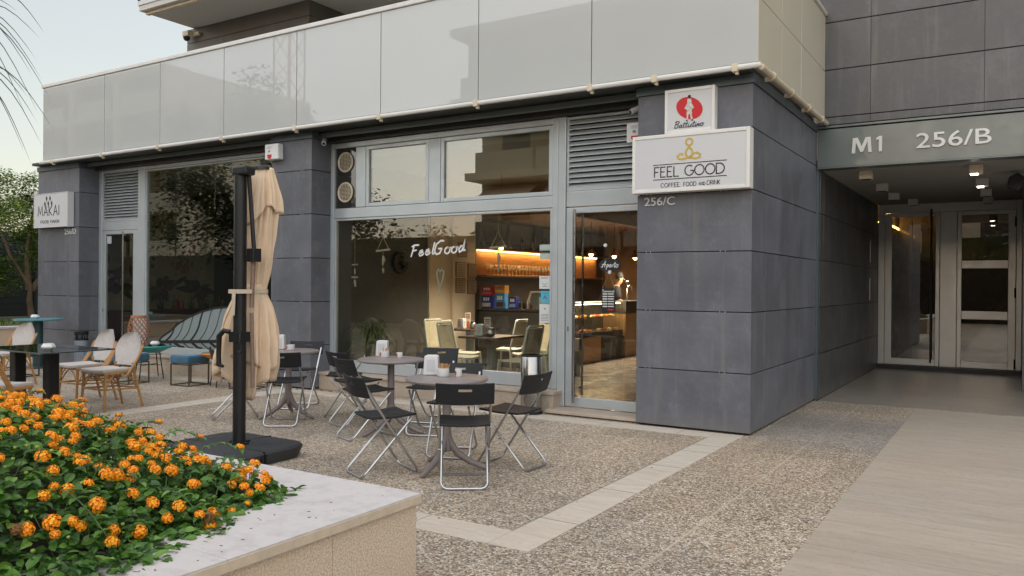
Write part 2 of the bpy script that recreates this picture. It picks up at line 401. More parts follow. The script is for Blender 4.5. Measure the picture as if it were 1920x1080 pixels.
# ============================================================ building
BD = thing('commercial_building', 'two storey shop building clad in dark grey stone panels with pale glass balcony', 'building')
H = .65
def clad(mb, x0, x1, y0, y1, zs, gap=.005, xs=None, ys=None, core=.02):
    mb.box(x0+core, x1-core, y0+core, y1-core, zs[0]-.01, zs[-1]-.002, 1)
    X = [x0]+(xs or [])+[x1]; Y = [y0]+(ys or [])+[y1]
    for a, b in zip(zs[:-1], zs[1:]):
        for i in range(len(X)-1):
            for j in range(len(Y)-1):
                e = .0015
                mb.box(X[i]+(e if i else 0), X[i+1]-(e if i < len(X)-2 else 0), Y[j]+(e if j else 0), Y[j+1]-(e if j < len(Y)-2 else 0), a+gap, b-gap, 0)
ZS = [.02, H, 2*H, 3*H, 4*H, 5*H, 3.715]
for x0, x1 in ((-1.294, 0), (-7.31, -6.458), (-13.95, -12.53)):
    m = MB(); clad(m, x0, x1, 0, .55, ZS, xs=[-12.86] if x0 < -13 else None)
    for z in ZS[1:-1]:
        for fx in (.085, .125, .74, .785): xx = x0+fx*(x1-x0); m.box(xx-.004, xx+.004, .0-.0015, .012, z-.011, z+.011, 2)
    p = m.build('pillar', [M['clad'], M['joint'], M['chrome']], BD, bevel=.003)
    m = MB(); m.box(x0-.02, x1+.02, -.02, .6, 3.715, 3.81); m.build('flashing', M['flash'], p, bevel=.003)
m = MB(); clad(m, -.32, 0, .552, 3.2, ZS, ys=[1.2, 2.2]); sw = m.build('side_wall', [M['clad'], M['joint']], BD, bevel=.003)
m = MB(); m.box(-.3, .02, .605, 3.19, 3.715, 3.81); m.build('flashing', M['flash'], sw)
# left outer wall of the shops
m = MB(); clad(m, -13.95, -13.65, .552, 9, ZS, ys=[1.9, 3.2, 4.5, 5.8]); m.build('side_wall', [M['clad'], M['joint']], BD)
# soffit, beam above the shopfronts
m = MB(); m.box(-13.9, .0, -.15, 3, 3.815, 3.865); m.box(-13.6, -.02, .30, .50, 3.685, 3.81)
m.box(-12.5, -7.33, .12, .17, 3.74, 3.80, 1); m.box(-6.43, -1.33, .12, .17, 3.73, 3.80, 1)
m.build('soffit', [M['dark_metal'], M['fascia']], BD, bevel=.003)
# balcony
m = MB(); m.box(-13.4, .08, -.17, 3.0, 3.88, 4.06); m.box(-13.4,.06,-.16,-.02,4.06,5.2,0)
bl = m.build('balcony_slab', M['plaster'], BD)
XP = [.1, -1.79, -3.36, -4.96, -6.57, -8.18, -9.8, -11.4, -13.4]
for a, b in zip(XP[:-1], XP[1:]):
    m = MB(); m.box(b+.006, a-.006, -.2, -.175, 3.875, 5.245); m.build('balcony_panel', M['balc'], BD, bevel=.002)
m = MB()
for a, b in ((-.195, .78), (.79, 1.74), (1.75, 3.19)):
    for c, d in ((3.875, 4.545), (4.55, 5.30)): m.box(.08, .102, a+.003, b-.003, c+.003, d-.003)
m.build('balcony_side_panel', M['balc_side'], BD, bevel=.002)
m = MB()
for c in (-13.405, ): m.box(c, c+.02, -.2, 2.98, 3.875, 5.245)
m.build('balcony_side_panel', M['balc'], BD)
m = MB(); m.box(-13.44, .13, -.225, -.15, 5.25, 5.315); m.box(.055, .13, -.15, 3.19, 5.305, 5.36); m.box(-13.44, -13.37, -.15, 2.98, 5.25, 5.315)
m.build('balcony_rail', M['white_rail'], BD, bevel=.01)
m = MB(); m.box(-13.45, .15, -.265, -.215, 3.802, 3.860)
gt = m.build('gutter', M['white_rail'], BD, bevel=.022)
m = MB(); m.tube([(.135, -.20, 3.82), (.135, 3.15, 3.82)], .032, 10); m.build('gutter_pipe', M['cream'], BD, smooth=True)
for x in (-.12, -1.0, -1.78, -3.36, -4.94, -6.55, -8.16, -9.78, -11.4, -13.0):
    m = MB(); m.box(x-.028, x+.028, -.274, -.2, 3.785, 3.866); m.box(x+.0, x+.03, -.25, -.2, 3.76, 3.785); m.build('bracket', M['cream'], gt, bevel=.005)
for y in (.25, 1.1, 2.0, 2.8):
    m = MB(); m.tube([(.135, y-.03, 3.82), (.135, y+.03, 3.82)], .045, 10); m.box(.06, .135, y-.02, y+.02, 3.77, 3.81); m.build('bracket', M['cream'], gt, smooth=True)
# upper storey
m = MB(); clad(m, -13.5, -9.66, 3.0, 10, [3.9, 4.3, 4.95, 5.6, 6.25, 6.93, 7.25], xs=[-12.25, -10.95], ys=[4.3, 5.6]); m.build('upper_wall', [simple('brown_stoneware', (.13,.115,.10), .5, 0, .08, 2), M['joint']], BD, bevel=.003)
m = MB(); m.box(-9.655, -.05, 7.0, 7.3, 3.9, 7.25); m.build('rear_wall', M['plaster'], BD)
m = MB(); m.box(-13.28, 3, 1.68, 12, 7.25, 7.45); m.box(-13.3, -13.2, 1.66, 9, 7.45, 8.6, 1); m.box(-13.3, 3, 1.66, 1.70, 7.36, 8.6, 1)
m.box(-13.2, 3, 1.78, 1.86, 7.19, 7.245, 2)
m.build('upper_balcony', [M['plaster'], M['balc'], M['cream']], BD, bevel=.004)
m = MB(); m.box(-13.4, .0, 3.3, 16, 8.7, 21); m.box(.0, 60, 3.46, 6.44, 3.45, 21); m.box(.0, 2.94, 6.44, 13.25, 3.45, 21); m.box(.0, 2.94, 13.26, 16, .0, 21); m.box(2.95, 60, 6.45, 16, .0, 21); m.box(-13.4, -.1, 10.2, 16, .0, 8.7); m.build('sun_block_bulk', M['clad2'], BD)  # unseen bulk, carried up and out past the shops to block the sun
m = MB(); clad(m, .0, 12, 3.2, 3.45, [3.80, 3.91, 4.56, 5.21, 5.86, 6.51, 7.16], xs=[.68, 2.0, 3.3, 4.6, 5.9, 7.2], gap=.006); m.build('facade_wall', [M['clad2'], M['joint']], BD, bevel=.003)
m = MB(); m.box(.015, 12, 3.165, 3.4, 3.22, 3.74); m.box(.01, 12, 3.15, 3.4, 3.755, 3.785); m.box(.01, 12, 3.15, 3.4, 3.2, 3.218)
fas = m.build('fascia', M['fascia'], BD, bevel=.004)
# covered entrance
m = MB(); m.box(.03, 12, 3.4, 9.2, 3.2, 3.3); m.build('porch_ceiling', simple('porch_plaster', (.32,.31,.285), .85, 0, .04, 1), BD)
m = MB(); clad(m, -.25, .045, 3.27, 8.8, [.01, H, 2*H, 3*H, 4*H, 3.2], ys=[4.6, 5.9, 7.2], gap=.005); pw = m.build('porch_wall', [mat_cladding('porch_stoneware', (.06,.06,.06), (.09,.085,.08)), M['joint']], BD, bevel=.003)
for z in (1.35, 2.05): m = MB(); m.box(.046, .056, 7.75, 7.79, z, z+.4); m.build('wall_light_strip', M['alu'], pw)
m = MB(); clad(m, 2.45, 2.9, 6.1, 8.8, [.01, H, 2*H, 3*H, 4*H, 3.2]); m.build('porch_wall', [M['clad'], M['joint']], BD)
m = MB(); clad(m, 2.9, 12, 5.6, 6.4, [.01, H, 2*H, 3*H, 4*H, 3.2]); m.build('porch_wall', [M['clad'], M['joint']], BD)
m = MB(); m.box(.0, .03, 3.205, 3.265, .0, 3.2); m.build('corner_post', M['flash'], BD)
m = MB(); m.box(.05, 2.44, 8.62, 8.8, .0, .085); m.build('threshold', M['black'], BD)

def frame(mb, x0, x1, z0, z1, y0, y1, s, t=None, b=None, s2=None):
    t = s if t is None else t; b = s if b is None else b; s2 = s if s2 is None else s2
    mb.box(x0, x0+s, y0, y1, z0, z1); mb.box(x1-s2, x1, y0, y1, z0, z1)
    mb.box(x0+s, x1-s2, y0, y1, z1-t, z1); mb.box(x0+s, x1-s2, y0, y1, z0, z0+b)
m = MB(); m.box(.05, .17, 8.8, 8.9, .085, 3.2); m.box(2.36, 2.45, 8.8, 8.9, .085, 3.2); m.box(.17, 2.36, 8.8, 8.9, 3.03, 3.2); m.box(1.13, 1.41, 8.8, 8.9, .085, 3.03)
m.build('entrance_frame', M['alu_d'], BD, bevel=.006)
m = MB(); frame(m, .175, 1.125, .09, 3.025, 8.78, 8.84, .12, .07, .12, .07); d1 = m.build('entrance_door', M['alu_d'], BD, bevel=.006)
m = MB(); m.box(.295, 1.055, 8.80, 8.812, .21, 2.955); m.build('pane', M['glass_dark'], d1)
m = MB(); m.tube([(.985, 8.70, .16), (.985, 8.70, 3.08)], .017, 10); m.tube([(.985, 8.70, .5), (.985, 8.79, .5)], .01, 8); m.tube([(.985, 8.70, 2.7), (.985, 8.79, 2.7)], .01, 8); m.build('door_handle', M['blk_metal'], d1, smooth=True)
m = MB(); frame(m, 1.415, 2.355, .09, 3.025, 8.78, 8.84, .075, .07, .12, .12); m.box(1.49, 2.235, 8.785, 8.835, 1.95, 2.1); m.box(1.49, 2.235, 8.785, 8.835, 1.0, 1.155); d2 = m.build('entrance_door', M['alu_d'], BD, bevel=.006)
for a, b in ((.21, 1.0), (1.155, 1.95), (2.1, 2.955)):
    m = MB(); m.box(1.49, 2.235, 8.80, 8.812, a, b); m.build('pane', M['glass_dark'], d2)
for z in (.2, 1.5, 2.8):
    m = MB(); m.tube([(2.345, 8.765, z-.09), (2.345, 8.765, z+.09)], .014, 8); m.build('hinge', M['blk_metal'], d2)
# entrance hall behind
hw = simple('hall_panel', (.10,.095,.085), .25, 0, .1, 2, coat=.4)
m = MB(); m.box(.0, .15, 8.95, 13, .0, 2.85); m.box(.0, 3.4, 13, 13.2, .0, 3.3); m.box(2.95, 3.1, 8.95, 13, .0, 3.3); m.box(.0, 3.1, 8.95, 13, 3.3, 3.4); m.box(.15, .4, 11.2, 11.5, .0, 3.3)
m.build('hall_wall', hw, BD)
m = MB(); m.box(.0, 3.1, 8.9, 13, -.02, .02); m.build('hall_floor', simple('hall_floor_stone', (.07,.07,.065), .12, 0, .1, 2), BD)
m = MB(); m.box(.02, .148, 9.0, 12.9, 2.88, 2.9); m.build('cove_light', M['led'], BD)

# ============================================================ shopfronts
def louvre(x0, x1, z0, z1, n, name='louvre'):
    m = MB(); frame(m, x0-.03, x1+.03, z0-.03, z1+.03, .405, .455, .03)
    for i in range(n):
        z = z0+(i+.5)*(z1-z0)/n; h = (z1-z0)/n*.95
        m.prism([(x0, .408, z-h*.5), (x0, .45, z+h*.3), (x0, .452, z+h*.42), (x0, .408, z-h*.28)], (x1-x0, 0, 0))
    m.box(x0, x1, .47, .49, z0, z1, 1)
    return m.build(name, [M['alu'], M['black']], BD)
def shopwindow(x0, x1, z0, z1, fr=.05, mat='glass', seams=(), b=None, name='window'):
    m = MB(); frame(m, x0, x1, z0, z1, .395, .46, fr, None, b); w_ = m.build(name, M['alu'], BD, bevel=.006)
    xs = [x0+fr]+list(seams)+[x1-fr]
    for a, c in zip(xs[:-1], xs[1:]):
        m = MB(); m.box(a+(.0025 if a != xs[0] else 0), c-(.0025 if c != xs[-1] else 0), .425, .437, z0+(b or fr), z1-fr); m.build('pane', M[mat], w_)
    return w_
# cafe front
m = MB(); m.box(-6.455, -6.385, .385, .50, .26, 3.685); m.box(-2.615, -2.535, .385, .5, .26, 3.685); m.box(-2.53, -2.425, .38, .5, .06, 3.685); m.box(-1.37, -1.30, .39, .5, .06, 3.685)
m.box(-6.385, -2.615, .385, .5, 3.60, 3.68); m.box(-6.385, -2.615, .388, .5, 2.55, 2.70); m.box(-5.95, -5.76, .39, .5, 2.705, 3.595); m.box(-4.59, -4.39, .39, .5, 2.705, 3.595)
m.box(-2.42, -1.37, .395, .5, 2.55, 2.745)
m.build('shopfront_frame', M['alu'], BD, bevel=.008)
shopwindow(-5.755, -4.595, 2.705, 3.595, .055, mat='glass_street'); shopwindow(-4.385, -2.62, 2.705, 3.595, .055, mat='glass_street')
shopwindow(-6.38, -2.62, .265, 2.545, .03, seams=(-4.58,), b=.17, name='shop_window')
m = MB(); m.box(-6.38, -5.955, .42, .45, 2.705, 3.595); vp = m.build('vent_panel', simple('black_glass', (.02,.019,.018), .05, 0, 0, coat=1), BD)
for z in (3.39, 2.94):
    m = MB(); m.tube([(-6.17+.14*cos(a*pi/16), .405, z+.14*sin(a*pi/16)) for a in range(32)], .014, 8, closed=True)
    for i in range(13):
        zz = -.12+i*.02; hw_ = sqrt(max(.0, .132**2-zz**2)); m.box(-6.17-hw_, -6.17+hw_, .402, .416, z+zz-.003, z+zz+.003)
    for i in range(9):
        xx = -.12+i*.03; hh = sqrt(max(.0, .132**2-xx**2)); m.box(-6.17+xx-.002, -6.17+xx+.002, .406, .412, z-hh, z+hh)
    m.build('round_vent', M['cream'], vp, smooth=True)
louvre(-2.39, -1.40, 2.78, 3.64, 13)
def glassdoor(x0, x1, z1, gl, gr, hx):
    m = MB(); frame(m, x0, x1, .065, z1, .40, .455, gl, .07, .12, gr); d = m.build('shop_door', M['alu'], BD, bevel=.006)
    m = MB(); m.box(x0+gl, x1-gr, .425, .437, .185, z1-.07); m.build('pane', M['glass'], d)
    m = MB(); m.tube([(hx, .33, .12), (hx, .33, z1-.03)], .017, 12); m.tube([(hx, .33, .2), (hx, .41, .2)], .012, 8); m.tube([(hx, .33, z1-.1), (hx, .41, z1-.1)], .012, 8)
    m.build('door_handle', M['steel'], d, smooth=True)
    m = MB(); m.tube([(hx+.02, .52, .2), (hx+.02, .52, z1-.03)], .015, 12); m.tube([(hx+.02, .52, .3), (hx+.02, .44, .3)], .01, 8); m.build('door_handle', M['steel'], d, smooth=True)
    m = MB(); m.box(x0+.03, x0+.042, .396, .4, 1.0, 1.06); m.build('lock', M['black'], d)
    return d
glassdoor(-2.42, -1.375, 2.54, .09, .05, -2.265)
m = MB(); m.box(-6.458, -2.47, .18, .50, .0, .215); m.box(-6.458, -2.45, .16, .50, .218, .258, 1)
ST = mat_travertine('plinth_stone', (.44,.37,.30), (.36,.29,.23), (.52,.46,.38), (1.1, 50), .7)
M['capstone'] = simple('cap_stone', (.46,.38,.31), .7, 0, .1, 6, .1, 60)
m.build('plinth', [ST, M['capstone']], BD, bevel=.004)
m = MB(); m.box(-2.52, -1.31, .06, .46, .015, .055); m.build('doorstep', M['capstone'], BD, bevel=.006)
# fusion restaurant front
m = MB(); m.box(-12.53, -12.44, .385, .5, .02, 3.685); m.box(-11.29, -11.09, .385, .5, .02, 3.685); m.box(-7.40, -7.312, .385, .5, .2, 3.685)
m.box(-11.09, -7.40, .385, .5, 3.62, 3.68); m.box(-12.44, -11.29, .395, .5, 2.545, 2.71); m.box(-12.44, -11.29, .385, .5, 3.66, 3.685)
m.build('shopfront_frame', M['alu'], BD, bevel=.008)
louvre(-12.41, -11.32, 2.745, 3.63, 16)
d_ = glassdoor(-12.435, -11.295, 2.54, .10, .16, -11.66)
w2 = shopwindow(-11.085, -7.405, .30, 3.615, .03, seams=(-9.2,), b=.13, name='shop_window', mat='glass_street')
m = MB(); m.box(-11.1, -7.31, .2, .50, .0, .255); m.box(-11.1, -7.31, .17, .50, .258, .298, 1); m.build('plinth', [ST, M['capstone']], BD, bevel=.004)
# big leaf print on the restaurant window
LF = simple('leaf_print_grey', (.23,.28,.28), .5, 0, .06, 2); LK = M['black']
fn = lambda u, v, d: (u, .4235-d, v)
topc = [(-10.72,.50),(-10.60,.60),(-10.38,.70),(-10.15,.84),(-9.88,.96),(-9.52,1.07),(-9.16,1.14),(-8.82,1.17),(-8.38,1.17),(-8.06,1.11),(-7.5,.98)]
def top_at(x):
    for a, b in zip(topc[:-1], topc[1:]):
        if a[0] <= x <= b[0]: return a[1]+(b[1]-a[1])*(x-a[0])/(b[0]-a[0])
    return topc[-1][1]
m = MB()
m.prism([(-10.7, .4235, .495)]+[(x, .4235, z) for x, z in topc]+[(-7.5, .4235, .435), (-10.45, .4235, .435)], (0, -.002, 0))
m.stroke(topc, .035, lambda u, v, d: (u, .4205-d, v), .002, 1)
m.stroke([(-10.74,.50),(-10.0,.535),(-9.2,.575),(-8.4,.63),(-7.5,.70)], .055, lambda u, v, d: (u, .419-d, v), .002, 1)
for i in range(13):
    x0 = -10.55+i*.24; z0 = .50+.055*(x0+10.6)
    x1 = x0+.42; zt = top_at(min(-7.55, x1+.05))-.015
    if x0 > -7.9: break
    x1 = min(x1, -7.52)
    pts = [(x0+(x1-x0)*t+.05*sin(t*pi*1.5), z0+(zt-z0)*t) for t in [k/8 for k in range(9)]]
    m.stroke(pts, .012 if i % 3 else .034, lambda u, v, d: (u, .4185-d, v), .002, 1)
    if i < 11: m.stroke([(x0+.06, z0-.01), (x0+.24, max(.437, z0-.1)), (x0+.34, .437)], .05 if i % 2 else .02, lambda u, v, d: (u, .4188-d, v), .0015, 1)
m.build('window_print', [LF, LK], w2)
m = MB(); m.box(-12.31, -12.17, .418, .4235, 2.30, 2.44); m.build('notice', simple('notice_paper', (.45,.47,.50), .6), d_)
# ============================================================ shop interiors (parts of the building)
IW = simple('interior_dark_wall', (.085,.08,.07), .7, 0, .05, 2); IB = simple('interior_beige_wall', (.62,.52,.39), .7, 0, .04, 2)
IC = simple('interior_brown', (.22,.12,.06), .6, 0, .06, 2); IF = simple('interior_tiles', (.17,.14,.115), .25, 0, .15, 1.5, coat=.3)
m = MB(); m.box(-6.4, -.33, .47, 10, -.01, .045); m.build('shop_floor', IF, BD)
m = MB(); m.box(-6.7, -.33, .5, 10.1, 3.45, 3.55); m.build('shop_ceiling', simple('interior_ceiling', (.35,.30,.24), .8, var=0), BD)
m = MB(); m.box(-6.6, -6.4, .5, 2.7, 0, 3.45, 0); m.box(-6.6, -6.36, 2.7, 3.22, 0, 3.45, 1); m.box(-6.6, -6.42, 3.22, 3.40, 0, 3.45, 1); m.box(-6.6, -6.36, 3.40, 4.12, 0, 3.45, 1); m.box(-6.6, -6.4, 4.12, 10, 0, 3.45, 2)
m.box(-6.6, -.3, 9.9, 10.1, 0, 3.45, 3)
m.build('shop_wall', [IW, IB, simple('bar_back_wall', (.06,.05,.04), .6, 0, .05, 3), simple('rear_shop_wall', (.30,.22,.15), .7, 0, .05, 2)], BD)
m = MB(); m.box(-6.39, -4.6, 4.14, 9.8, 2.86, 3.44); m.build('bulkhead', IC, BD)
m = MB(); m.box(-1.6, -.35, 9.75, 9.88, .045, 2.5); m.build('rear_door', M['black'], BD)
# restaurant interior
MW = simple('mural_ground', (.55,.50,.32), .6, 0, .18, 1.2)
m = MB(); m.box(-13.64, -7.32, .47, 6, -.01, .03); m.build('shop_floor', IF, BD)
m = MB(); m.box(-13.64, -7.32, .5, 6, 3.65, 3.7); m.build('shop_ceiling', simple('restaurant_ceiling', (.7,.68,.62), .8, var=0), BD)
m = MB(); m.box(-13.64, -13.6, .6, 3.85, .03, 3.65); mw = m.build('mural_wall', MW, BD)
m = MB(); m.box(-13.64, -7.3, 5.9, 6.0, 0, 3.65); m.box(-13.64, -13.0, 3.86, 4.0, 0, 3.65); m.box(-7.35, -7.25, .6, 6, 0, 3.65); m.build('shop_wall', simple('restaurant_dark_wall', (.05,.06,.05), .5, var=0), BD)
# mural: painted leaves and fruit, flat on the wall
rg = random.Random(5)
LC = [simple('mural_green', (.13,.17,.06), .7, 0, .4, 6), simple('mural_dark_green', (.04,.065,.04), .7, 0, .3, 6), simple('mural_plum', (.25,.07,.08), .7, 0, .4, 8), simple('mural_orange', (.5,.18,.06), .7, 0, .35, 20), simple('mural_pale', (.65,.62,.42), .7, 0, .15, 6)]
m = MB(); dlt = 0
def leaf2(cy, cz, L, W, a, mi):
    global dlt; dlt += .00022; pts = []
    for t in [k/9 for k in range(10)]: pts.append((t*L, W*sin(pi*t**.8)*.5))
    for t in [k/9 for k in range(8, 0, -1)]: pts.append((t*L, -W*sin(pi*t**.8)*.5))
    ca, sa = cos(a), sin(a); m.prism([(-13.597+dlt, cy+x*ca-y*sa, cz+x*sa+y*ca) for x, y in pts], (-.0008, 0, 0), mi)
def disc2(cy, cz, r, mi, k=1):
    global dlt; dlt += .00022; m.prism([(-13.597+dlt, cy+r*cos(i*pi/9), cz+k*r*sin(i*pi/9)) for i in range(18)], (-.0008, 0, 0), mi)
for cy, cz in ((1.5,1.5),(2.5,1.45),(3.4,1.4),(2.1,2.4),(3.2,2.35),(1.0,1.9)):
    for k in range(9): leaf2(cy, cz, rg.uniform(.3,.62), rg.uniform(.12,.22), rg.uniform(0, 2*pi), rg.choice((0,1,1,0,4)))
    for k in range(4): disc2(cy+rg.uniform(-.2,.2), cz+rg.uniform(-.2,.2), rg.uniform(.06,.12), rg.choice((2,2,1)), 1.1)
for k in range(46): disc2(3.0+rg.gauss(0,.13), 1.95+rg.gauss(0,.1), .035, 3)
for k in range(30): disc2(2.15+rg.gauss(0,.11), 2.15+rg.gauss(0,.15), .05, rg.choice((0,4)))
for k in range(14): leaf2(rg.uniform(.7,3.6), rg.uniform(1.1,2.9), rg.uniform(.2,.4), .1, rg.uniform(0,6.28), rg.choice((0,1,2)))
m.build('mural_painting', LC, mw)

def pendant(y, i):
    t = thing('pendant_lamp', ['small copper pendant lamp hanging in the left part of the cafe window', 'copper pendant lamp seen beside the pale window stickers', 'copper pendant lamp behind the door, nearest the door handle', 'copper pendant lamp above the small oval board on the door', 'copper pendant lamp seen against the edge of the grey pillar'][i], 'lamp', (-4.9, y, 2.24), 0, 'lit copper pendant lamps over the bar')
    m = MB(); m.tube([(0,0,.12),(0,0,1.2)], .004, 6); m.lathe([(.02,.06),(.02,.13),(.0,.135)], n=10); m.build('cord', M['blk_metal'], t)
    m = MB(); m.lathe([(.022,.07),(.05,.05),(.105,-.035),(.10,-.035),(.045,.045),(.02,.06)], n=18); m.build('lamp_shade', M['cop'], t, smooth=True)
    m = MB(); m.lathe([(.0,.03),(.022,.0),(.040,-.04),(.028,-.075),(0,-.085)], n=12); m.build('bulb', M['bulb'], t, smooth=True)
    l = bpy.data.lights.new('pendant_light', 'SPOT'); l.energy = 75; l.color = (1,.84,.66); l.shadow_soft_size = .06; l.spot_size = radians(150); l.spot_blend = 1
    lo = bpy.data.objects.new('pendant_light', l); COL.objects.link(lo); lo.parent = t; lo.location = (0,0,-.13)
M['cop'] = simple('copper_shade', (.42,.16,.06), .3, .8, .1, 10)
for i, y in enumerate((2.75, 5.0, 6.1, 7.2, 8.3)): pendant(y, i)

# bar back shelf with light strip
t = thing('bar_shelf', 'wooden wall shelf unit with a glowing light strip behind the bar', 'shelf', (-6.4, 4.15, 0))
WD = mat_wood('shelf_wood', (.22,.10,.04), (.38,.20,.08), (3, 1, 12), .45)
m = MB(); m.box(.0, .03, 0, 5.2, 1.77, 2.24); m.build('back_panel', WD, t)
m = MB(); m.box(.0, .34, 0, 5.2, 2.25, 2.30); m.build('shelf', simple('shelf_dark', (.05,.03,.02), .5), t, bevel=.003)
m = MB(); m.box(.0, .30, 0, 5.2, 1.73, 1.765); m.build('shelf', WD, t, bevel=.003)
m = MB(); m.box(.04, .07, .02, 5.15, 2.225, 2.245); m.build('light_strip', M['led'], t)
al = bpy.data.lights.new('shelf_light', 'AREA'); al.shape = 'RECTANGLE'; al.size = .05; al.size_y = 5; al.energy = 7; al.color = (1,.55,.2)
ao = bpy.data.objects.new('shelf_light', al); COL.objects.link(ao); ao.parent = t; ao.location = (.09, 2.6, 2.21)
for y0 in (.15, 1.25, 2.6, 3.9):
    m = MB(); m.box(.0, .015, y0, y0+.95, 2.42, 2.80); m.build('picture_panel', simple('grey_panel_print', (.16,.14,.11), .5), t)
gm = MB(); gm.lathe([(.034,0),(.03,.004),(.005,.01),(.004,.085),(.02,.10),(.038,.135),(.04,.17),(.033,.205),(.031,.205),(.036,.17),(.032,.13),(.0,.105)], n=12)
M['glassw'] = simple('lit_wine_glass', (.75,.62,.42), .12, .3, 0, coat=1)
g0 = None; n = 0
for r_ in range(2):
    for k in range(22):
        y = 4.45+k*.135+r_*.06; x = -6.32+r_*.14
        if g0 is None: g0 = o = gm.build('wine_glass', M['glassw'], smooth=True)
        else: o = g0.copy(); COL.objects.link(o)
        o.location = (x, y, 1.766)
        tag(o, 'small stemmed glass standing in the lit rows under the bar light strip', 'glass', 'glasses in rows on the lit bar shelf')
BC = [simple('bottle_glass', c, .12, 0, 0, coat=1) for c in ((.02,.03,.015), (.10,.035,.01), (.25,.24,.22), (.03,.012,.008), (.14,.09,.03))]
bm_ = MB(); bm_.lathe([(.035,0),(.037,.01),(.037,.18),(.03,.21),(.013,.24),(.012,.30),(.015,.302),(.015,.315),(0,.316)], n=12)
def bottle(x, y, z, c, lab, grp, s=1):
    o = bm_.build('bottle', BC[c], smooth=True); o.location = (x, y, z); o.scale = (s, s, s); return tag(o, lab, 'bottle', grp)
for k in range(17): bottle(-6.27+.1*(k % 2), 4.3+k*.235+rg.uniform(-.04,.04), 2.302, (0,1,3,4,1)[k % 5] if k != 8 else 2, 'liquor bottle standing in the row on the top bar shelf', 'bottles on the top shelf behind the bar', rg.uniform(.85,1.15))
# bar counter
CD = simple('counter_front', (.045,.042,.04), .4, 0, .12, 2); CT = simple('counter_top', (.06,.05,.045), .25, 0, .1, 3)
t = thing('bar_counter', 'long dark bar counter turning the corner inside the cafe', 'counter', (0,0,0))
m = MB(); m.box(-6.34, -4.8, 4.2, 4.75, .05, 1.09); m.build('front_panel', CD, t, bevel=.004)
m = MB(); m.box(-6.35, -4.70, 4.16, 4.80, 1.095, 1.13); m.build('counter_top', CT, t, bevel=.004)
TAN = simple('tan_panel', (.44,.26,.13), .5, 0, .05, 3)
m = MB(); m.box(-5.3, -4.8, 4.81, 7.5, .05, .5); m.build('base', CD, t)
m = MB(); m.box(-4.795, -4.76, 4.82, 6.3, .05, .55); m.build('side_panel', TAN, t, bevel=.003)
m = MB(); m.box(-5.3, -4.76, 7.52, 8.7, .05, .98); m.build('side_panel', TAN, t, bevel=.003)
m = MB(); m.box(-5.3, -4.75, 7.5, 8.8, .985, 1.25); m.build('counter_top', CD, t, bevel=.004)
# glass display case on the counter return
t = thing('display_case', 'lit glass pastry display case along the bar behind the door', 'display case', (-5.05, 4.85, .52))
m = MB(); m.box(-.25, .25, 0, 2.6, 0, .12); m.box(-.25, -.22, 0, 2.6, .12, .7); m.build('case_base', CD, t)
m = MB(); m.box(.235, .25, 0, 2.6, .12, .70); m.build('glass_front', M['glass_clear'], t)
m = MB(); m.box(-.25, .26, 0, 2.6, .70, .72); m.build('case_top', M['alu'], t)
m = MB(); m.box(.17, .20, .02, 2.58, .675, .69); m.build('light_strip', M['disp_light'], t)
m = MB(); m.box(-.2, .22, .02, 2.58, .40, .41); m.build('shelf', M['glass_clear'], t)
al = bpy.data.lights.new('case_light', 'AREA'); al.shape = 'RECTANGLE'; al.size = .05; al.size_y = 2.4; al.energy = 5; al.color = (1,.75,.42)
ao = bpy.data.objects.new('case_light', al); COL.objects.link(ao); ao.parent = t; ao.location = (.12, 1.3, .66)
PC = [simple('pastry_crust', (.5,.24,.07), .6, 0, .25, 30), simple('pastry_cream', (.7,.6,.4), .6, 0, .1, 30), simple('pastry_berry', (.45,.03,.03), .4, 0, .2, 30)]
pm = MB(); pm.lathe([(.0,0),(.04,0),(.048,.015),(.04,.035),(.015,.045),(0,.046)], n=10)
first = {}
for i in range(48):
    k = (0,0,1,2)[i % 4]
    if k not in first: o = first[k] = pm.build('pastry', PC[k], smooth=True)
    else: o = first[k].copy(); COL.objects.link(o)
    o.location = (-5.05+rg.uniform(-.12,.17), 4.95+(i//3)*.155+rg.uniform(-.02,.02), .52+(.12, .41, .41)[i % 3]+.002)
    o.scale = (rg.uniform(.8,1.1),)*3
    n_ = ('golden', 'cream', 'red berry')[k]
    tag(o, n_+' pastry lying in the lit glass display case', 'pastry', n_+' pastries in the display case')
# goods on the counter
def packbox(x, y, z, w_, d_, h, cols, lab, name='snack_box', cat='box', rz=0, mark=None):
    t = thing(name, lab, cat, (x, y, z), rz)
    m = MB(); m.box(-w_/2, w_/2, -d_/2, d_/2, 0, h); m.build('carton', simple(name+'_print', cols[0], .4, 0, .1, 12), t, bevel=.004)
    m = MB(); m.box(-w_*.42, w_*.42, -d_/2-.002, -d_/2+.001, h*.12, h*.42)
    m.build('printed_band', simple(name+'_band', cols[1], .4, 0, .3, 30), t)
    m = MB()
    for k in range(3): m.box(-w_*.3+k*w_*.22, -w_*.3+k*w_*.22+w_*.14, -d_/2-.002, -d_/2+.001, h*.58, h*.84)
    m.build('printed_letters', simple(name+'_letters', cols[2], .4, var=0), t); return t
packbox(-6.17, 4.30, 1.132, .22, .16, .24, [(.01,.04,.30),(.5,.5,.55),(.8,.8,.8)], 'blue snack box with white lettering at the left end of the counter')
packbox(-6.16, 4.31, 1.374, .24, .18, .17, [(.45,.03,.05),(.7,.12,.2),(.8,.8,.8)], 'red box stacked on the blue snack box')
packbox(-5.87, 4.30, 1.132, .19, .14, .28, [(.05,.25,.55),(.10,.03,.02),(.85,.85,.85)], 'light blue pack with chocolate biscuit picture on the counter')
packbox(-5.88, 4.31, 1.414, .22, .16, .15, [(.55,.25,.06),(.8,.45,.1),(.15,.2,.4)], 'orange and white pack stacked on the light blue pack')
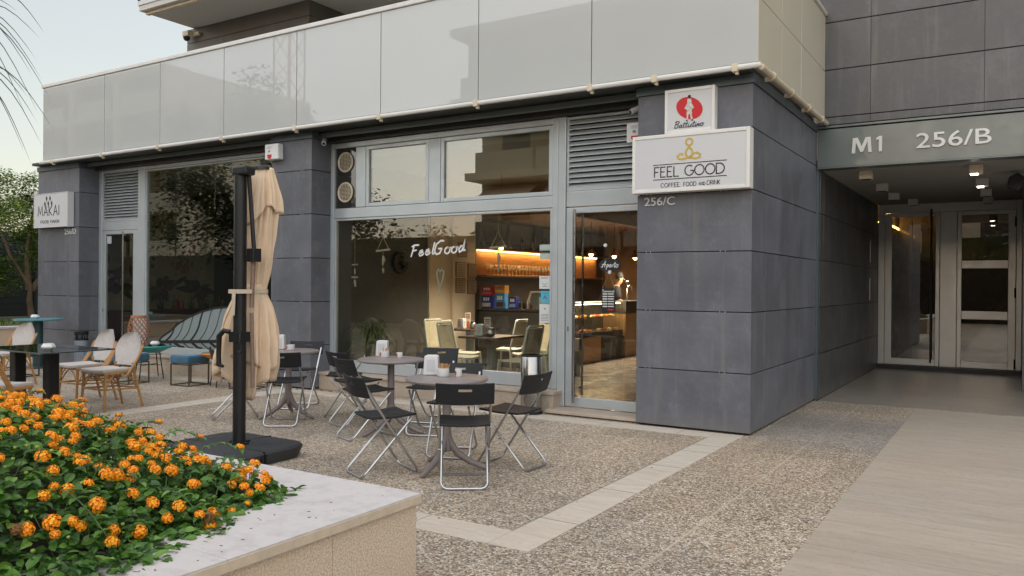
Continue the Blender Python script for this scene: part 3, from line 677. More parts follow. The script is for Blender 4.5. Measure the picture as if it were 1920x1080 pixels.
packbox(-5.60, 4.30, 1.132, .15, .12, .22, [(.005,.02,.22),(.2,.3,.6),(.8,.8,.8)], 'dark blue bag of sweets right of the biscuit pack', 'sweets_bag', 'bag')
for k in range(5): bottle(-5.46+.06*k, 4.28+.03*(k % 2), 1.132, (3,0,3,2,1)[k], ['short dark bottle left of the cash register', 'green glass bottle left of the cash register', 'second dark bottle nearer the cash register', 'clear bottle touching the cash register', 'amber bottle in front of the cash register'][k], 'small bottles beside the cash register', .55)
t = thing('cash_register', 'pale grey cash register with a dark display on the counter', 'cash register', (-5.17, 4.45, 1.132))
m = MB(); m.prism([(-.2,-.12,0),(-.2,.15,0),(-.2,.15,.30),(-.2,.05,.33),(-.2,-.12,.06)], (.42,0,0)); m.build('case', simple('register_plastic', (.66,.64,.58), .5, 0, .04, 6), t, bevel=.006)
m = MB(); m.box(-.12, .08, -.035, -.0, .22, .29); m.build('display', M['black'], t)
t = thing('round_stand', 'dark round woven disc standing before the cash register', 'stand', (-5.08, 4.26, 1.132))
m = MB(); m.tube([(0,.0,.16),(0,.012,.16)], .15, 24); m.box(-.05,.05,-.01,.04,0,.03); m.build('disc', simple('disc_grey', (.10,.11,.105), .6, 0, .3, 60), t, smooth=True)
o = MB().box(-.16, .16, -.004, .004, 0, .22).build('area_notice', simple('notice_blue', (.30,.42,.47), .5)); o.location = (-4.84, 4.2, 1.14); tag(o, 'pale blue printed notice standing at the counter corner', 'notice')
# person behind the bar
def skin_obj(name, joints, edges, radii, mat, parent=None, sub=2, root=0):
    me = bpy.data.meshes.new(name); me.from_pydata(joints, edges, []); me.update()
    o = bpy.data.objects.new(name, me); COL.objects.link(o); me.materials.append(mat)
    sm = o.modifiers.new('skin', 'SKIN')
    for i, r in enumerate(radii): me.skin_vertices[0].data[i].radius = r if isinstance(r, tuple) else (r, r)
    me.skin_vertices[0].data[root].use_root = True; sm.use_smooth_shade = True
    sb = o.modifiers.new('sub', 'SUBSURF'); sb.levels = sub; sb.render_levels = sub
    if parent: o.parent = parent
    return o
SK = simple('skin', (.42,.22,.14), .5, 0, .08, 12)
t = thing('person', 'barman with short dark hair and black shirt looking down behind the bar', 'person', (-5.42, 8.42, .045), radians(-62))
J = [(0,0,.98),(0,.01,1.2),(0,.02,1.42),(0,.03,1.53),(0,.07,1.60),(0,.10,1.70),(0,.09,1.80),
     (.19,.0,1.47),(.24,.06,1.20),(.20,.28,1.12),(.18,.36,1.11),(-.19,.0,1.47),(-.24,.06,1.20),(-.20,.28,1.12),(-.18,.36,1.11),
     (.10,0,.90),(.11,.02,.50),(.11,-.02,.06),(.11,.12,.03),(-.10,0,.90),(-.11,.02,.50),(-.11,-.02,.06),(-.11,.12,.03)]
E_ = [(0,1),(1,2),(2,3),(3,4),(4,5),(5,6),(2,7),(7,8),(8,9),(9,10),(2,11),(11,12),(12,13),(13,14),(0,15),(15,16),(16,17),(17,18),(0,19),(19,20),(20,21),(21,22)]
R_ = [(.15,.11),(.14,.10),(.15,.10),.055,.075,.10,.07,.06,.045,.035,.03,.06,.045,.035,.03,.09,.06,.045,.035,.09,.06,.045,.035]
skin_obj('body', J, E_, R_, SK, t)
skin_obj('shirt', J[:3]+[J[7],J[8],J[11],J[12],(0,.025,1.49)], [(0,1),(1,2),(2,3),(3,4),(2,5),(5,6),(2,7)], [(.18,.15),(.175,.14),(.19,.15),.10,.075,.10,.075,.085], simple('black_cotton', (.012,.012,.014), .9, 0, .2, 20), t)
skin_obj('trousers', [J[0],J[15],J[16],J[17],J[19],J[20],J[21]], [(0,1),(1,2),(2,3),(0,4),(4,5),(5,6)], [(.16,.12),.10,.08,.06,.10,.08,.06], simple('dark_trousers', (.02,.02,.025), .9), t)
m = MB(); m.lathe([(0,.135),(.06,.12),(.098,.07),(.108,.01),(.10,-.03)], n=18, T=Matrix.Translation((0,.085,1.735)) @ Matrix.Rotation(radians(18), 4, 'X')); m.build('hair', simple('dark_hair', (.012,.009,.007), .7), t, smooth=True)
m = MB(); m.lathe([(0,.02),(.014,.0),(.0,-.02)], c=(0,.20,1.67), n=8); m.build('nose', SK, t, smooth=True)
for s in (-1, 1):
    m = MB(); m.lathe([(0,.03),(.014,.01),(.012,-.02),(0,-.03)], c=(.098*s,.09,1.69), n=8); m.build('ear', SK, t, smooth=True)
    m = MB(); m.lathe([(0,.008),(.008,0),(0,-.008)], c=(.035*s,.185,1.70), n=8); m.build('eye', M['black'], t, smooth=True)
t = thing('beer_tap', 'chrome beer tap on the counter beside the barman', 'tap', (-4.95, 8.0, 1.25))
m = MB(); m.tube([(0,0,0),(0,0,.25),(0,.05,.31),(0,.14,.33),(0,.24,.30),(0,.28,.22)], .02, 10); m.build('spout', M['chrome'], t, smooth=True)
m = MB(); m.tube([(0,.02,.30),(.0,-.03,.42)], .012, 8); m.lathe([(0,.03),(.045,.0),(0,-.03)], c=(0,-.03,.42), n=12); m.build('tap_handle', M['chrome'], t, smooth=True)
# interior tables & chairs
TB = simple('dark_wood_top', (.09,.05,.032), .4, 0, .2, 4); GL = simple('grey_green_post', (.22,.26,.26), .5, 0, .06, 4)
def inner_table(x, y, sx, sy, label):
    t = thing('cafe_table', label, 'table', (x, y, .045), 0, 'square tables inside the cafe')
    m = MB(); m.box(-sx/2, sx/2, -sy/2, sy/2, .745, .775); m.build('tabletop', TB, t, bevel=.004)
    m = MB(); m.box(-.05, .05, -.05, .05, .02, .745); m.build('post', GL, t, bevel=.004)
    m = MB(); m.box(-.25, .25, -.25, .25, 0, .02); m.build('base', GL, t, bevel=.004)
inner_table(-4.22, 1.45, .66, .78, 'square dark-topped table just inside the cafe window')
inner_table(-5.62, 2.9, .55, .7, 'smaller dark-topped table farther inside, by the beige wall')
CG = simple('cream_chair_plastic', (.72,.72,.62), .45, 0, .04, 6); CB = simple('tan_chair_mesh', (.62,.55,.40), .7, 0, .1, 40)
def inner_chair():
    t = thing('cafe_chair', '', 'chair')
    m = MB(); m.panel(6, 5, lambda u, v: ((-.21+.42*u, -.21+.42*v, .445-.015*sin(pi*u)), (0,0,1)), .03); m.build('seat', CG, t, smooth=True)
    m = MB(); m.panel(6, 8, lambda u, v: ((-.18+.36*u, -.21-.02*sin(pi*u)-.09*v, .50+.42*v), (0,1,.2)), .014); m.build('backrest', CB, t, smooth=True)
    m = MB(); m.tube([(-.20,-.20,.40),(-.20,-.21,.5),(-.19,-.305,.93),(-.17,-.315,.945),(.17,-.315,.945),(.19,-.305,.93),(.20,-.21,.5),(.20,-.20,.40)], .016, 8); m.build('back_frame', CG, t, smooth=True)
    for sx in (-1, 1):
        for sy in (-1, 1):
            m = MB(); m.tube([(sx*.20, sy*.15, .455), (sx*.20, sy*.19, .44), (sx*.20, sy*.205, .40), (sx*.205, sy*.23, 0)], .018, 8); m.build('leg', CG, t, smooth=True)
    return t
ic = inner_chair(); GRP = 'cream chairs inside the cafe'
ic.location = (-3.72, 1.40, .045); ic.rotation_euler = (0, 0, radians(85)); ic['group'] = GRP
ic['label'] = 'cream chair on the right of the inner table, beside the steel bin'
for x, y, a, lab in ((-4.68, 1.32, -88, 'cream chair on the left of the inner table, in front'), (-5.05, 1.9, -80, 'pale chair just left of the inner table, second from front'), (-5.55, 2.1, -100, 'cream chair farthest left with tan back in the window'), (-4.95, 3.0, 92, 'cream chair right of the farther inner table'), (-4.1, 2.35, 150, 'greyish chair behind the near inner table')):
    dup(ic, (x, y, .045), radians(a), lab, GRP)
t = thing('bench', 'pale green bench under the bar counter corner', 'bench', (-4.65, 3.4, .045))
m = MB(); m.box(-.05, .68, 0, .45, 0, .42); m.build('seat', simple('bench_green', (.24,.28,.23), .6), t, bevel=.01)
m = MB(); m.box(-.05, .68, .40, .50, .422, .62); m.build('backrest', simple('bench_grey', (.10,.09,.08), .6), t, bevel=.01)
def disp(x, y, z, lab, rz=0, grp=None):
    t = thing('napkin_dispenser', lab, 'napkin dispenser', (x, y, z), rz, grp)
    m = MB(); m.prism([(-.065,0,0),(.065,0,0),(.065,0,.03),(.058,0,.16),(.045,0,.17),(-.045,0,.17),(-.058,0,.16),(-.065,0,.03)], (0,.10,0)); m.build('case', M['white'], t, bevel=.008)
    m = MB(); m.box(-.036, .036, -.004, .0, .035, .135); m.build('napkin_window', simple('napkin_paper', (.58,.58,.60), .9, var=0), t)
    m = MB()
    for k in range(5): m.box(.0655, .067, .03, .05, .04+.02*k, .052+.02*k)
    m.build('small_print', simple('grey_print', (.35,.35,.37), .6, var=0), t); return t
disp(-4.36, 1.32, .821, 'white napkin dispenser on the inner table by the window'); disp(-5.72, 2.75, .821, 'white napkin dispenser on the farther inner table')
def menu_card(x, y, z, lab):
    t = thing('menu_card', lab, 'menu card', (x, y, z), radians(20))
    m = MB(); m.box(-.05, .05, -.004, .004, 0, .27); m.build('card', simple('card_white', (.62,.58,.52), .5, var=0), t)
    m = MB(); m.prism([(-.045,-.006,.01),(.045,-.006,.01),(.04,-.006,.09),(.01,-.006,.13),(-.03,-.006,.10)], (0,-.001,0)); m.build('food_print', simple('food_print', (.55,.13,.03), .5, 0, .5, 40), t)
    m = MB()
    for k in range(3): m.box(-.035, .035, -.006, -.004, .17+.028*k, .188+.028*k)
    m.build('text_print', simple('text_print', (.35,.12,.10), .5, var=0), t)
menu_card(-4.30, 1.46, .821, 'upright menu card behind the dispenser on the near inner table'); menu_card(-5.68, 2.92, .821, 'upright menu card on the farther inner table')
for x, y, lab in ((-4.12, 1.28, 'silver round sugar jar on the near inner table'), (-5.47, 2.78, 'silver round sugar jar on the farther inner table')):
    t = thing('sugar_jar', lab, 'jar', (x, y, .821)); m = MB(); m.lathe([(.04,0),(.068,.03),(.07,.06),(.045,.1)], n=18); m.build('body', M['chrome'], t, smooth=True)
    m = MB(); m.lathe([(.045,.1),(.045,.125),(.0,.13)], n=18); m.build('lid', M['black'], t, smooth=True)
# indoor plant
t = thing('potted_plant', 'grassy long-leaved plant with thick pale stems inside the cafe window', 'plant', (-6.08, .92, .045))
m = MB(); m.lathe([(.18,0),(.26,.40),(.27,.42),(.24,.42),(.2,.36),(0,.36)], n=24); m.build('pot', M['capstone'], t, smooth=True)
m = MB()
for k in range(9):
    a = k*.7; r = .10; m.tube([(r*cos(a), r*sin(a), .34), (r*1.2*cos(a), r*1.2*sin(a), .46), (r*.9*cos(a), r*.9*sin(a), .60)], [.035,.04,.022], 8)
m.build('stem', simple('pale_stem', (.38,.33,.16), .6, 0, .25, 20), t, smooth=True)
m = MB()
for k in range(230):
    a = rg.uniform(0, 2*pi); L = rg.uniform(.35,.62); h = rg.uniform(.12,.5); b = (rg.uniform(-.08,.08), rg.uniform(-.08,.08), rg.uniform(.55,.66))
    P = [Vector((b[0]+cos(a)*L*u*.8, b[1]+sin(a)*L*u*.8, b[2]+h*sin(pi*u*.62)-.55*L*u*u)) for u in (0,.2,.4,.6,.8,1)]
    s_ = Vector((-sin(a), cos(a), 0)); W = [.009,.011,.010,.008,.005,.001]; vs = []
    for p, w_ in zip(P, W): vs += [p+s_*w_, p-s_*w_]
    m.add(vs, [(2*i, 2*i+1, 2*i+3, 2*i+2) for i in range(5)])
m.build('foliage', simple('grass_leaf', (.10,.15,.045), .5, 0, .4, 9), t)
# restaurant bar
t = thing('restaurant_bar', 'dark red bar counter in front of the painted wall', 'counter', (-13.3, .75, .03))
m = MB(); m.box(0, .5, 0, 3.1, 0, .93); m.build('front_panel', simple('oxblood_panel', (.085,.018,.015), .4, 0, .15, 2), t, bevel=.004)
m = MB(); m.box(-.02, .54, -.02, 3.12, .932, .97); m.build('counter_top', simple('oxblood_top', (.07,.03,.025), .3), t, bevel=.004)
for k in range(11): bottle(-13.1+.16*(k % 2), 1.75+k*.19, 1.0, (3,0,3,1,0,3)[k % 6], 'dark bottle standing on the red restaurant bar', 'bottles on the red restaurant bar', rg.uniform(.7,1.05))
for k, (y, c) in enumerate(((2.35,(.4,.03,.03)),(2.5,(.42,.04,.03)),(3.3,(.02,.22,.13)),(3.55,(.45,.2,.06)),(1.55,(.45,.43,.36)))):
    m = MB(); m.lathe([(.04,0),(.045,.02),(.045,.15),(.02,.19),(.0,.2)], n=14); o = m.build('jar', simple('jar_%d' % k, c, .4), smooth=True); o.location = (-12.93, y, 1.0)
    tag(o, ['left one of two red tins on the restaurant bar','right one of two red tins on the restaurant bar','green cactus shaped jar on the restaurant bar','amber jar at the right end of the restaurant bar','cream pot at the left end of the restaurant bar'][k], 'jar')
# ============================================================ lettering
def A_(*a, **k): return arc(*a, **k)
SF = {
'F': (.52, [[(0,0),(0,1),(.5,1)], [(0,.52),(.4,.52)]]), 'E': (.55, [[(.52,0),(0,0),(0,1),(.5,1)], [(0,.52),(.4,.52)]]),
'L': (.52, [[(0,1),(0,0),(.5,0)]]), 'G': (.86, [A_(.45,.5,.45,50,330,ry=.5)+[(.86,.30),(.86,.48),(.55,.48)]]),
'O': (.94, [A_(.47,.5,.47,0,360,n=22,ry=.5)]), 'D': (.78, [[(0,0),(0,1),(.25,1)]+A_(.28,.5,.5,90,-90,ry=.5)+[(0,0)]]),
'C': (.78, [A_(.45,.5,.45,50,310,ry=.5)]), 'A': (.72, [[(0,0),(.36,1),(.72,0)], [(.14,.36),(.58,.36)]]),
'N': (.68, [[(0,0),(0,1),(.66,0),(.66,1)]]), 'R': (.55, [[(0,0),(0,1),(.22,1)]+A_(.25,.75,.25,90,-90)+[(0,.5)], [(.2,.5),(.55,0)]]),
'I': (.08, [[(.04,0),(.04,1)]]), 'K': (.58, [[(0,0),(0,1)], [(.55,1),(.04,.48),(.58,0)]]), 'M': (.85, [[(0,0),(.1,1),(.42,.2),(.75,1),(.85,0)]]),
'U': (.62, [[(0,1),(0,.3)]+A_(.31,.3,.31,180,360)+[(.62,1)]]), 'S': (.5, [A_(.26,.75,.24,40,270,ry=.25)+A_(.24,.25,.25,90,-130,ry=.25)]),
',': (.1, [[(.06,.08),(.0,-.14)]]), ' ': (.34, []),
# script lower case
'f': (1, []), 'B': (.62, [[(.02,0),(.12,1)], [(-.05,.88),(.15,1.05),(.5,1.0),(.55,.78),(.12,.54),(.5,.48),(.52,.12),(.2,-.02),(-.02,.08)]]),
'a': (.46, [[(.38,.38),(.2,.46),(.03,.28),(.06,.05),(.2,.02),(.38,.36),(.36,.08),(.5,.06)]]), 't': (.30, [[(.16,.85),(.06,.1),(.16,.0),(.3,.1)], [(-.06,.56),(.34,.62)]]),
'i': (.22, [[(.08,.42),(.04,.08),(.12,.0),(.24,.1)], [(.12,.62),(.14,.66)]]), 's': (.30, [[(.02,.06),(.18,.44),(.24,.22),(.2,.02),(.04,.04)]]),
'n': (.42, [[(.02,.42),(.0,.0),(.12,.34),(.26,.42),(.3,.3),(.27,.06),(.42,.08)]]), 'o': (.46, [A_(.2,.22,.2,90,450,ry=.24)+[(.32,.42),(.5,.40)]]),
'e': (.44, [[(.04,.2),(.32,.3),(.26,.46),(.1,.42),(.02,.18),(.12,.0),(.3,.04),(.44,.16)]]), 'l': (.26, [[(.16,1.02),(.06,.15),(.13,.0),(.28,.1)]]),
'd': (.52, [[(.36,.4),(.18,.46),(.02,.24),(.1,.0),(.28,.1),(.46,1.0),(.38,.1),(.54,.1)]]),
'p': (.46, [[(.1,.46),(.0,-.4)], [(.08,.3),(.22,.46),(.38,.34),(.3,.08),(.06,.08)]]), 'r': (.3, [[(.04,.42),(.02,.0),(.1,.34),(.3,.42)]]),
'h': (.44, [[(.1,1),(.0,0),(.12,.36),(.28,.4),(.28,.06),(.44,.08)]]), 'm': (.6, [[(0,.42),(0,0),(.1,.4),(.24,.36),(.24,0),(.34,.4),(.48,.36),(.48,.04),(.6,.08)]]),
}
SCR = {'F': (.62, [[(.24,1.0),(.06,0)], [(.02,.90),(.24,1.02),(.66,.98)], [(.14,.52),(.5,.56)]]), 'G': (.80, [[(.74,.98),(.48,1.04),(.14,.78),(.06,.3),(.24,.0),(.5,.06),(.62,.4)], [(.34,.42),(.66,.42)]]), 'A': (.8, [[(-.15,.1),(.05,.0),(.55,1.0),(.52,.0)], [(.0,.4),(.3,.5),(.75,.4)]]), 'S': (.5, SF['S'][1])}
def stext(mb, s, x0, x1, z0, h, wt, fn, gap=.16, tab=SF, shear=0, mi=0, dz=0):
    wid = sum(tab.get(c, SF.get(c))[0]+gap for c in s)-gap; k = (x1-x0)/wid; x = 0; q = 0
    for c in s:
        w_, st = tab.get(c, SF.get(c))
        for ln in st:
            q += 1
            mb.stroke([(x0+(x+p[0]+p[1]*shear)*k, z0+p[1]*h+dz*(x+p[0])*k) for p in ln], wt, lambda u, v, d, q=q: fn(u, v, d+q*.0001), .002, mi)
        x += w_+gap
def ftext(name, s, x0, x1, z0, z1, y, mat, parent=None, ext=.01, off=0.0):
    cu = bpy.data.curves.new('txt', 'FONT'); cu.body = s; cu.extrude = .01; cu.offset = off
    ob = bpy.data.objects.new('txt', cu); COL.objects.link(ob); bpy.context.view_layer.update()
    me = bpy.data.meshes.new_from_object(ob.evaluated_get(bpy.context.evaluated_depsgraph_get())); bpy.data.objects.remove(ob)
    xs = [v.co.x for v in me.vertices]; ys = [v.co.y for v in me.vertices]; a, b, c, d = min(xs), max(xs), min(ys), max(ys)
    for v in me.vertices:
        v.co = (x0+(v.co.x-a)/(b-a)*(x1-x0), y-ext/2-v.co.z/.01*ext/2, z0+(v.co.y-c)/(d-c)*(z1-z0))
    me.materials.clear(); me.materials.append(mat); me.name = name
    o = bpy.data.objects.new(name, me); COL.objects.link(o)
    if parent: o.parent = parent
    return o
face = lambda yy: (lambda u, v, d: (u, yy-d, v))

# cafe sign on the pillar
def lightbox(name, label, x0, x1, z0, z1, y0, fr=.04, frm='sign_frame', cat='sign'):
    t = thing(name, label, cat)
    m = MB(); frame(m, x0, x1, z0, z1, y0, -.004, fr); m.box(x0+fr, x1-fr, y0+.03, -.006, z0+fr, z1-fr); m.build('box_frame', M[frm], t, bevel=.006)
    m = MB(); m.box(x0+fr+.001, x1-fr-.001, y0+.008, y0+.029, z0+fr+.001, z1-fr-.001); m.build('sign_panel', M['sign_face'], t)
    return t
t = lightbox('shop_sign', 'wide white cafe sign with golden meditating figure and thin black capitals on the right pillar', -1.30, .012, 2.60, 3.235, -.145)
f = face(-.1372)
m = MB(); stext(m, 'FEEL GOOD', -1.035, -.255, 2.768, .108, .0115, f, .14)
m.box(-1.05, -.23, -.1395, -.1375, 2.899, 2.907); m.box(-1.05, -.23, -.1395, -.1375, 2.737, 2.745)
stext(m, 'COFFEE', -.96, -.75, 2.655, .042, .005, f, .2); stext(m, ',', -.745, -.738, 2.655, .042, .005, f); stext(m, 'FOOD', -.70, -.56, 2.655, .042, .005, f, .2)
stext(m, 'AND', -.53, -.46, 2.657, .03, .005, f, .2); stext(m, 'DRINK', -.44, -.30, 2.655, .045, .005, f, .2)
m.build('lettering', M['black'], t)
m = MB(); SH = lambda P: [(a+.03, b-.03) for a, b in P]; g_ = face(-.1365)
m.stroke(SH(arc(-.672, 3.157, .036, 0, 360, 20)), .022, g_)
m.stroke(SH([(-.672,3.105),(-.705,3.065),(-.71,3.03),(-.69,2.995),(-.672,2.985),(-.654,2.995),(-.634,3.03),(-.639,3.065),(-.672,3.105)]), .022, face(-.1368))
m.stroke(SH([(-.69,2.99),(-.74,2.975),(-.79,2.985),(-.80,3.012),(-.77,3.035),(-.735,3.03)]), .022, face(-.1371))
m.stroke(SH([(-.69,2.985),(-.66,3.0),(-.62,3.03),(-.58,3.035),(-.55,3.015),(-.555,2.985),(-.60,2.975),(-.66,2.99)]), .022, face(-.1374))
m.build('emblem', M['gold'], t)
# coffee brand sign above
t = lightbox('brand_sign', 'small square white sign with red oval on the pillar above the cafe sign', -.935, -.375, 3.24, 3.72, -.11, .035)
f = face(-.1035)
m = MB(); m.prism([(-.655+.155*cos(a)*cos(-.45)-.115*sin(a)*sin(-.45), -.1035, 3.50+.155*cos(a)*sin(-.45)+.115*sin(a)*cos(-.45)) for a in [k*pi/18 for k in range(36)]], (0,-.001,0)); m.build('red_oval', M['red'], t)
m = MB(); y_ = -.1055
for pts in ([(-.675,3.60),(-.635,3.60),(-.63,3.55),(-.60,3.50),(-.625,3.485),(-.63,3.47),(-.68,3.47),(-.685,3.485),(-.71,3.50),(-.68,3.55)], [(-.682,3.468),(-.628,3.468),(-.622,3.43),(-.650,3.43),(-.655,3.445),(-.660,3.43),(-.688,3.43)], [(-.683,3.429),(-.665,3.429),(-.668,3.375),(-.685,3.375)], [(-.648,3.429),(-.628,3.429),(-.615,3.375),(-.635,3.375)]):
    m.prism([(a, y_, b) for a, b in pts], (0,-.001,0))
m.build('figure_silhouette', simple('grey_print_figure', (.55,.52,.47), .5, 0, .3, 60), t)
m = MB(); m.lathe([(.0,.0),(.018,.0),(.018,.001),(0,.001)], n=14, T=Matrix.Translation((-.655,y_,3.625)) @ Matrix.Rotation(pi/2, 4, 'X')); m.box(-.69,-.672,y_-.001,y_,3.36,3.374); m.box(-.63,-.612,y_-.001,y_,3.36,3.374)
m.build('figure_hair', M['black'], t)
m = MB(); stext(m, 'Battistino', -.825, -.50, 3.295, .07, .0075, f, .06, shear=.22); m.build('lettering', M['black'], t)
# restaurant sign
t = lightbox('shop_sign', 'white restaurant sign with small pine tree emblem on the far left pillar', -13.87, -12.69, 2.605, 3.26, -.13, .012, 'sign_face')
f = face(-.1235)
m = MB(); stext(m, 'MAKAI', -13.72, -12.98, 2.83, .19, .017, f, .22); stext(m, 'FOOD', -13.62, -13.34, 2.69, .05, .009, f, .35); stext(m, 'FUSION', -13.27, -12.98, 2.69, .05, .009, f, .35)
m.build('lettering', M['black'], t)
m = MB()
for x, z in ((-13.42,3.16),(-13.30,3.16),(-13.48,3.06),(-13.36,3.06),(-13.24,3.06)): m.prism([(x,-.1235,z+.055),(x+.03,-.1235,z),(x,-.1235,z-.055),(x-.03,-.1235,z)], (0,-.001,0)); m.box(x-.003,x+.003,-.1245,-.1235,z-.08,z-.05)
m.build('emblem', M['black'], t)
def numtag(o, lab): return tag(o, lab, 'house number')
numtag(ftext('house_number', '256/C', -1.205, -.845, 2.472, 2.565, -.002, M['letter'], ext=.012, off=.004), 'pale house number 256/C under the cafe sign')
numtag(ftext('house_number', '256/D', -13.0, -12.62, 2.465, 2.575, -.002, M['letter'], ext=.012, off=.004), 'pale house number 256/D under the restaurant sign')
m = MB(); P_ = [(0,0),(.06,1),(.30,1),(.5,.42),(.70,1),(.94,1),(1,0),(.83,0),(.79,.72),(.56,.06),(.44,.06),(.21,.72),(.17,0)]
for tri in ([0,1,11,12],[1,2,3,9,10,11],[3,4,5,8,9],[5,6,7,8]): m.prism([(.46+P_[k][0]*.25, 3.163, 3.383+P_[k][1]*.205) for k in tri], (0,-.02,0))
m.build('lettering', M['letter'], fas)
m = MB(); m.prism([(.765,3.163,3.54),(.765,3.163,3.565),(.80,3.163,3.588),(.835,3.163,3.588),(.835,3.163,3.383),(.797,3.163,3.383),(.797,3.163,3.545)], (0,-.02,0)); m.build('lettering', M['letter'], fas)
ftext('lettering', '256/B', 1.24, 2.085, 3.385, 3.58, 3.163, M['letter'], fas, .02, .006)
# brush lettering on the cafe window
m = MB(); f = face(.4225)
stext(m, 'Feel', -4.93, -4.50, 1.955, .16, .023, f, .12, SCR, .12, dz=.10); stext(m, 'Good', -4.52, -3.98, 1.985, .18, .023, face(.4215), .07, SCR, .12, dz=.07)
o = m.build('window_lettering', simple('white_vinyl', (.74,.74,.72), .4, 0, .08, 60)); tag(o, 'white brush script reading FeelGood stuck on the cafe window', 'lettering')
# stickers on the window
STK = simple('sticker_white', (.62,.63,.62), .5, 0, .03, 10)
def sticker(x0, x1, z0, z1, base, marks, lab, y=.4245):
    t = thing('window_sticker', lab, 'sticker')
    m = MB(); m.box(x0, x1, y-.0015, y, z0, z1); m.build('paper', base, t)
    m = MB()
    for k in marks: m.stroke([(x0+(x1-x0)*a, z0+(z1-z0)*b) for a, b in k[1]], k[0], face(y-.0018), .0006)
    m.build('printed_marks', marks and marks_mat or M['black'], t)
marks_mat = simple('sticker_print', (.12,.16,.22), .5, var=0)
PALE = simple('pale_green_sticker', (.42,.50,.43), .5, 0, .03, 10); CY = simple('cyan_sticker', (.06,.42,.60), .5, 0, .1, 20)
sticker(-2.815, -2.64, 2.01, 2.09, PALE, [(.008, [(.05,.1),(.95,.1)])], 'pale green strip sticker, upper of two below the right pendant lamp')
sticker(-2.815, -2.64, 1.90, 1.985, PALE, [(.006, [(.05,.9),(.95,.9)])], 'pale green strip sticker, lower of two on the window edge')
sticker(-2.815, -2.66, 1.525, 1.69, STK, [(.006, arc(.5,.55,.22,200,340)), (.01, [(.15,.85),(.8,.85)]), (.008, [(.3,.2),(.7,.2)])], 'white square sticker with a smile line on the window edge')
sticker(-2.79, -2.67, 1.355, 1.50, CY, [(.008, [(.2,.8),(.8,.8)]), (.02, [(.3,.3),(.5,.55),(.7,.3)])], 'bright blue sticker on the window edge')
sticker(-2.81, -2.655, 1.09, 1.33, STK, [(.006, [(.15,.15+.08*k),(.85,.15+.08*k)]) for k in range(5)]+[(.014, [(.42,.8),(.58,.72)])], 'white notice sticker, lowest on the window edge')
for k, (y, z, lab) in enumerate(((3.50,1.72,'framed certificate, upper left of four on the beige cafe wall'),(3.88,1.70,'framed certificate, upper right of four on the beige cafe wall'),(3.50,1.42,'framed certificate, lower left of four on the beige cafe wall'),(3.88,1.40,'framed certificate, lower right of four on the beige cafe wall'),(3.56,2.08,'framed certificate hanging alone above the four others'))):
    t = thing('certificate', lab, 'certificate', (-6.358, y, z), 0, 'framed certificates on the cafe wall')
    m = MB(); m.box(0, .012, -.02, .27, 0, .27); m.build('frame', M['brass'], t)
    m = MB(); m.box(.0125, .015, -.005, .255, .015, .255); m.build('sheet', simple('certificate_sheet', (.36,.30,.22), .6, var=0), t)
    m = MB()
    for j in range(7): m.box(.0152, .016, .03, .22-.02*(j % 3), .04+.03*j, .05+.03*j)
    m.build('printed_lines', M['brass'], t)
m = MB(); m.stroke(arc(1.90, 1.93, .15, 50, 330)+[(2.05,1.92),(1.93,1.92)], .06, lambda u, v, d: (-6.39+d, u, v), .07); o = m.build('wall_letter', M['blk_metal']); tag(o, 'big dark letter G mounted on the dark inner wall', 'letter')
# hanging decorations
ROPE = simple('rope', (.42,.33,.18), .9, 0, .2, 60); DRIFT = simple('driftwood', (.50,.46,.40), .8, 0, .25, 30)
def mobile(x, ztop, zb, lab, w_=.13):
    t = thing('hanging_decoration', lab, 'decoration', (x, .60, 0))
    m = MB(); m.tube([(0,0,ztop+.4),(0,0,ztop)], .0025, 5)
    if w_: m.tube([(-w_*.9,0,zb),(0,0,ztop),(w_*.9,0,zb)], .007, 6)
    m.tube([(0,0,zb),(0,0,zb-.35)], .004, 5); m.build('string', ROPE, t)
    m = MB()
    if w_: m.tube([(-w_,0,zb-.01),(w_,.0,zb+.01)], .016, 8)
    m.tube([(0,0,zb-.08),(.015,0,zb-.14),(-.01,0,zb-.22)], [.012,.028,.010], 8); m.tube([(0,0,zb-.27),(.01,0,zb-.33)], [.02,.012], 8)
    m.build('driftwood', DRIFT, t, smooth=True)
mobile(-5.59, 2.27, 2.07, 'driftwood triangle mobile hanging in the left half of the cafe window'); mobile(-3.56, 2.29, 2.08, 'driftwood triangle mobile hanging in front of the bar shelf')
t = thing('hanging_decoration', 'two short driftwood bars hanging at the far left edge of the cafe window', 'decoration', (-6.15, .60, 0))
m = MB(); m.tube([(0,0,2.5),(0,0,1.55)], .003, 5); m.build('string', ROPE, t)
m = MB(); m.tube([(-.055,0,1.86),(.055,0,1.865)], .012, 8); m.tube([(-.06,0,1.67),(.06,0,1.67)], .013, 8); m.tube([(0,0,1.63),(.015,0,1.53)], .018, 8); m.tube([(0,0,1.80),(.0,0,1.72)], .012, 8); m.build('driftwood', DRIFT, t, smooth=True)
t = thing('hanging_heart', 'slim white wooden heart hanging in the middle of the cafe window', 'decoration', (-4.53, .60, 0))
m = MB(); m.tube([(0,0,2.1),(0,0,1.75)], .003, 5); m.build('string', ROPE, t)
m = MB(); m.tube([(0,0,1.74),(.03,0,1.79),(.06,0,1.75),(.045,0,1.64),(0,0,1.52),(-.045,0,1.64),(-.06,0,1.75),(-.03,0,1.79)], .014, 8, closed=True); m.tube([(0,0,1.50),(-.01,0,1.42)], [.008,.02], 8); m.build('heart', simple('heart_white', (.66,.66,.62), .6), t, smooth=True)
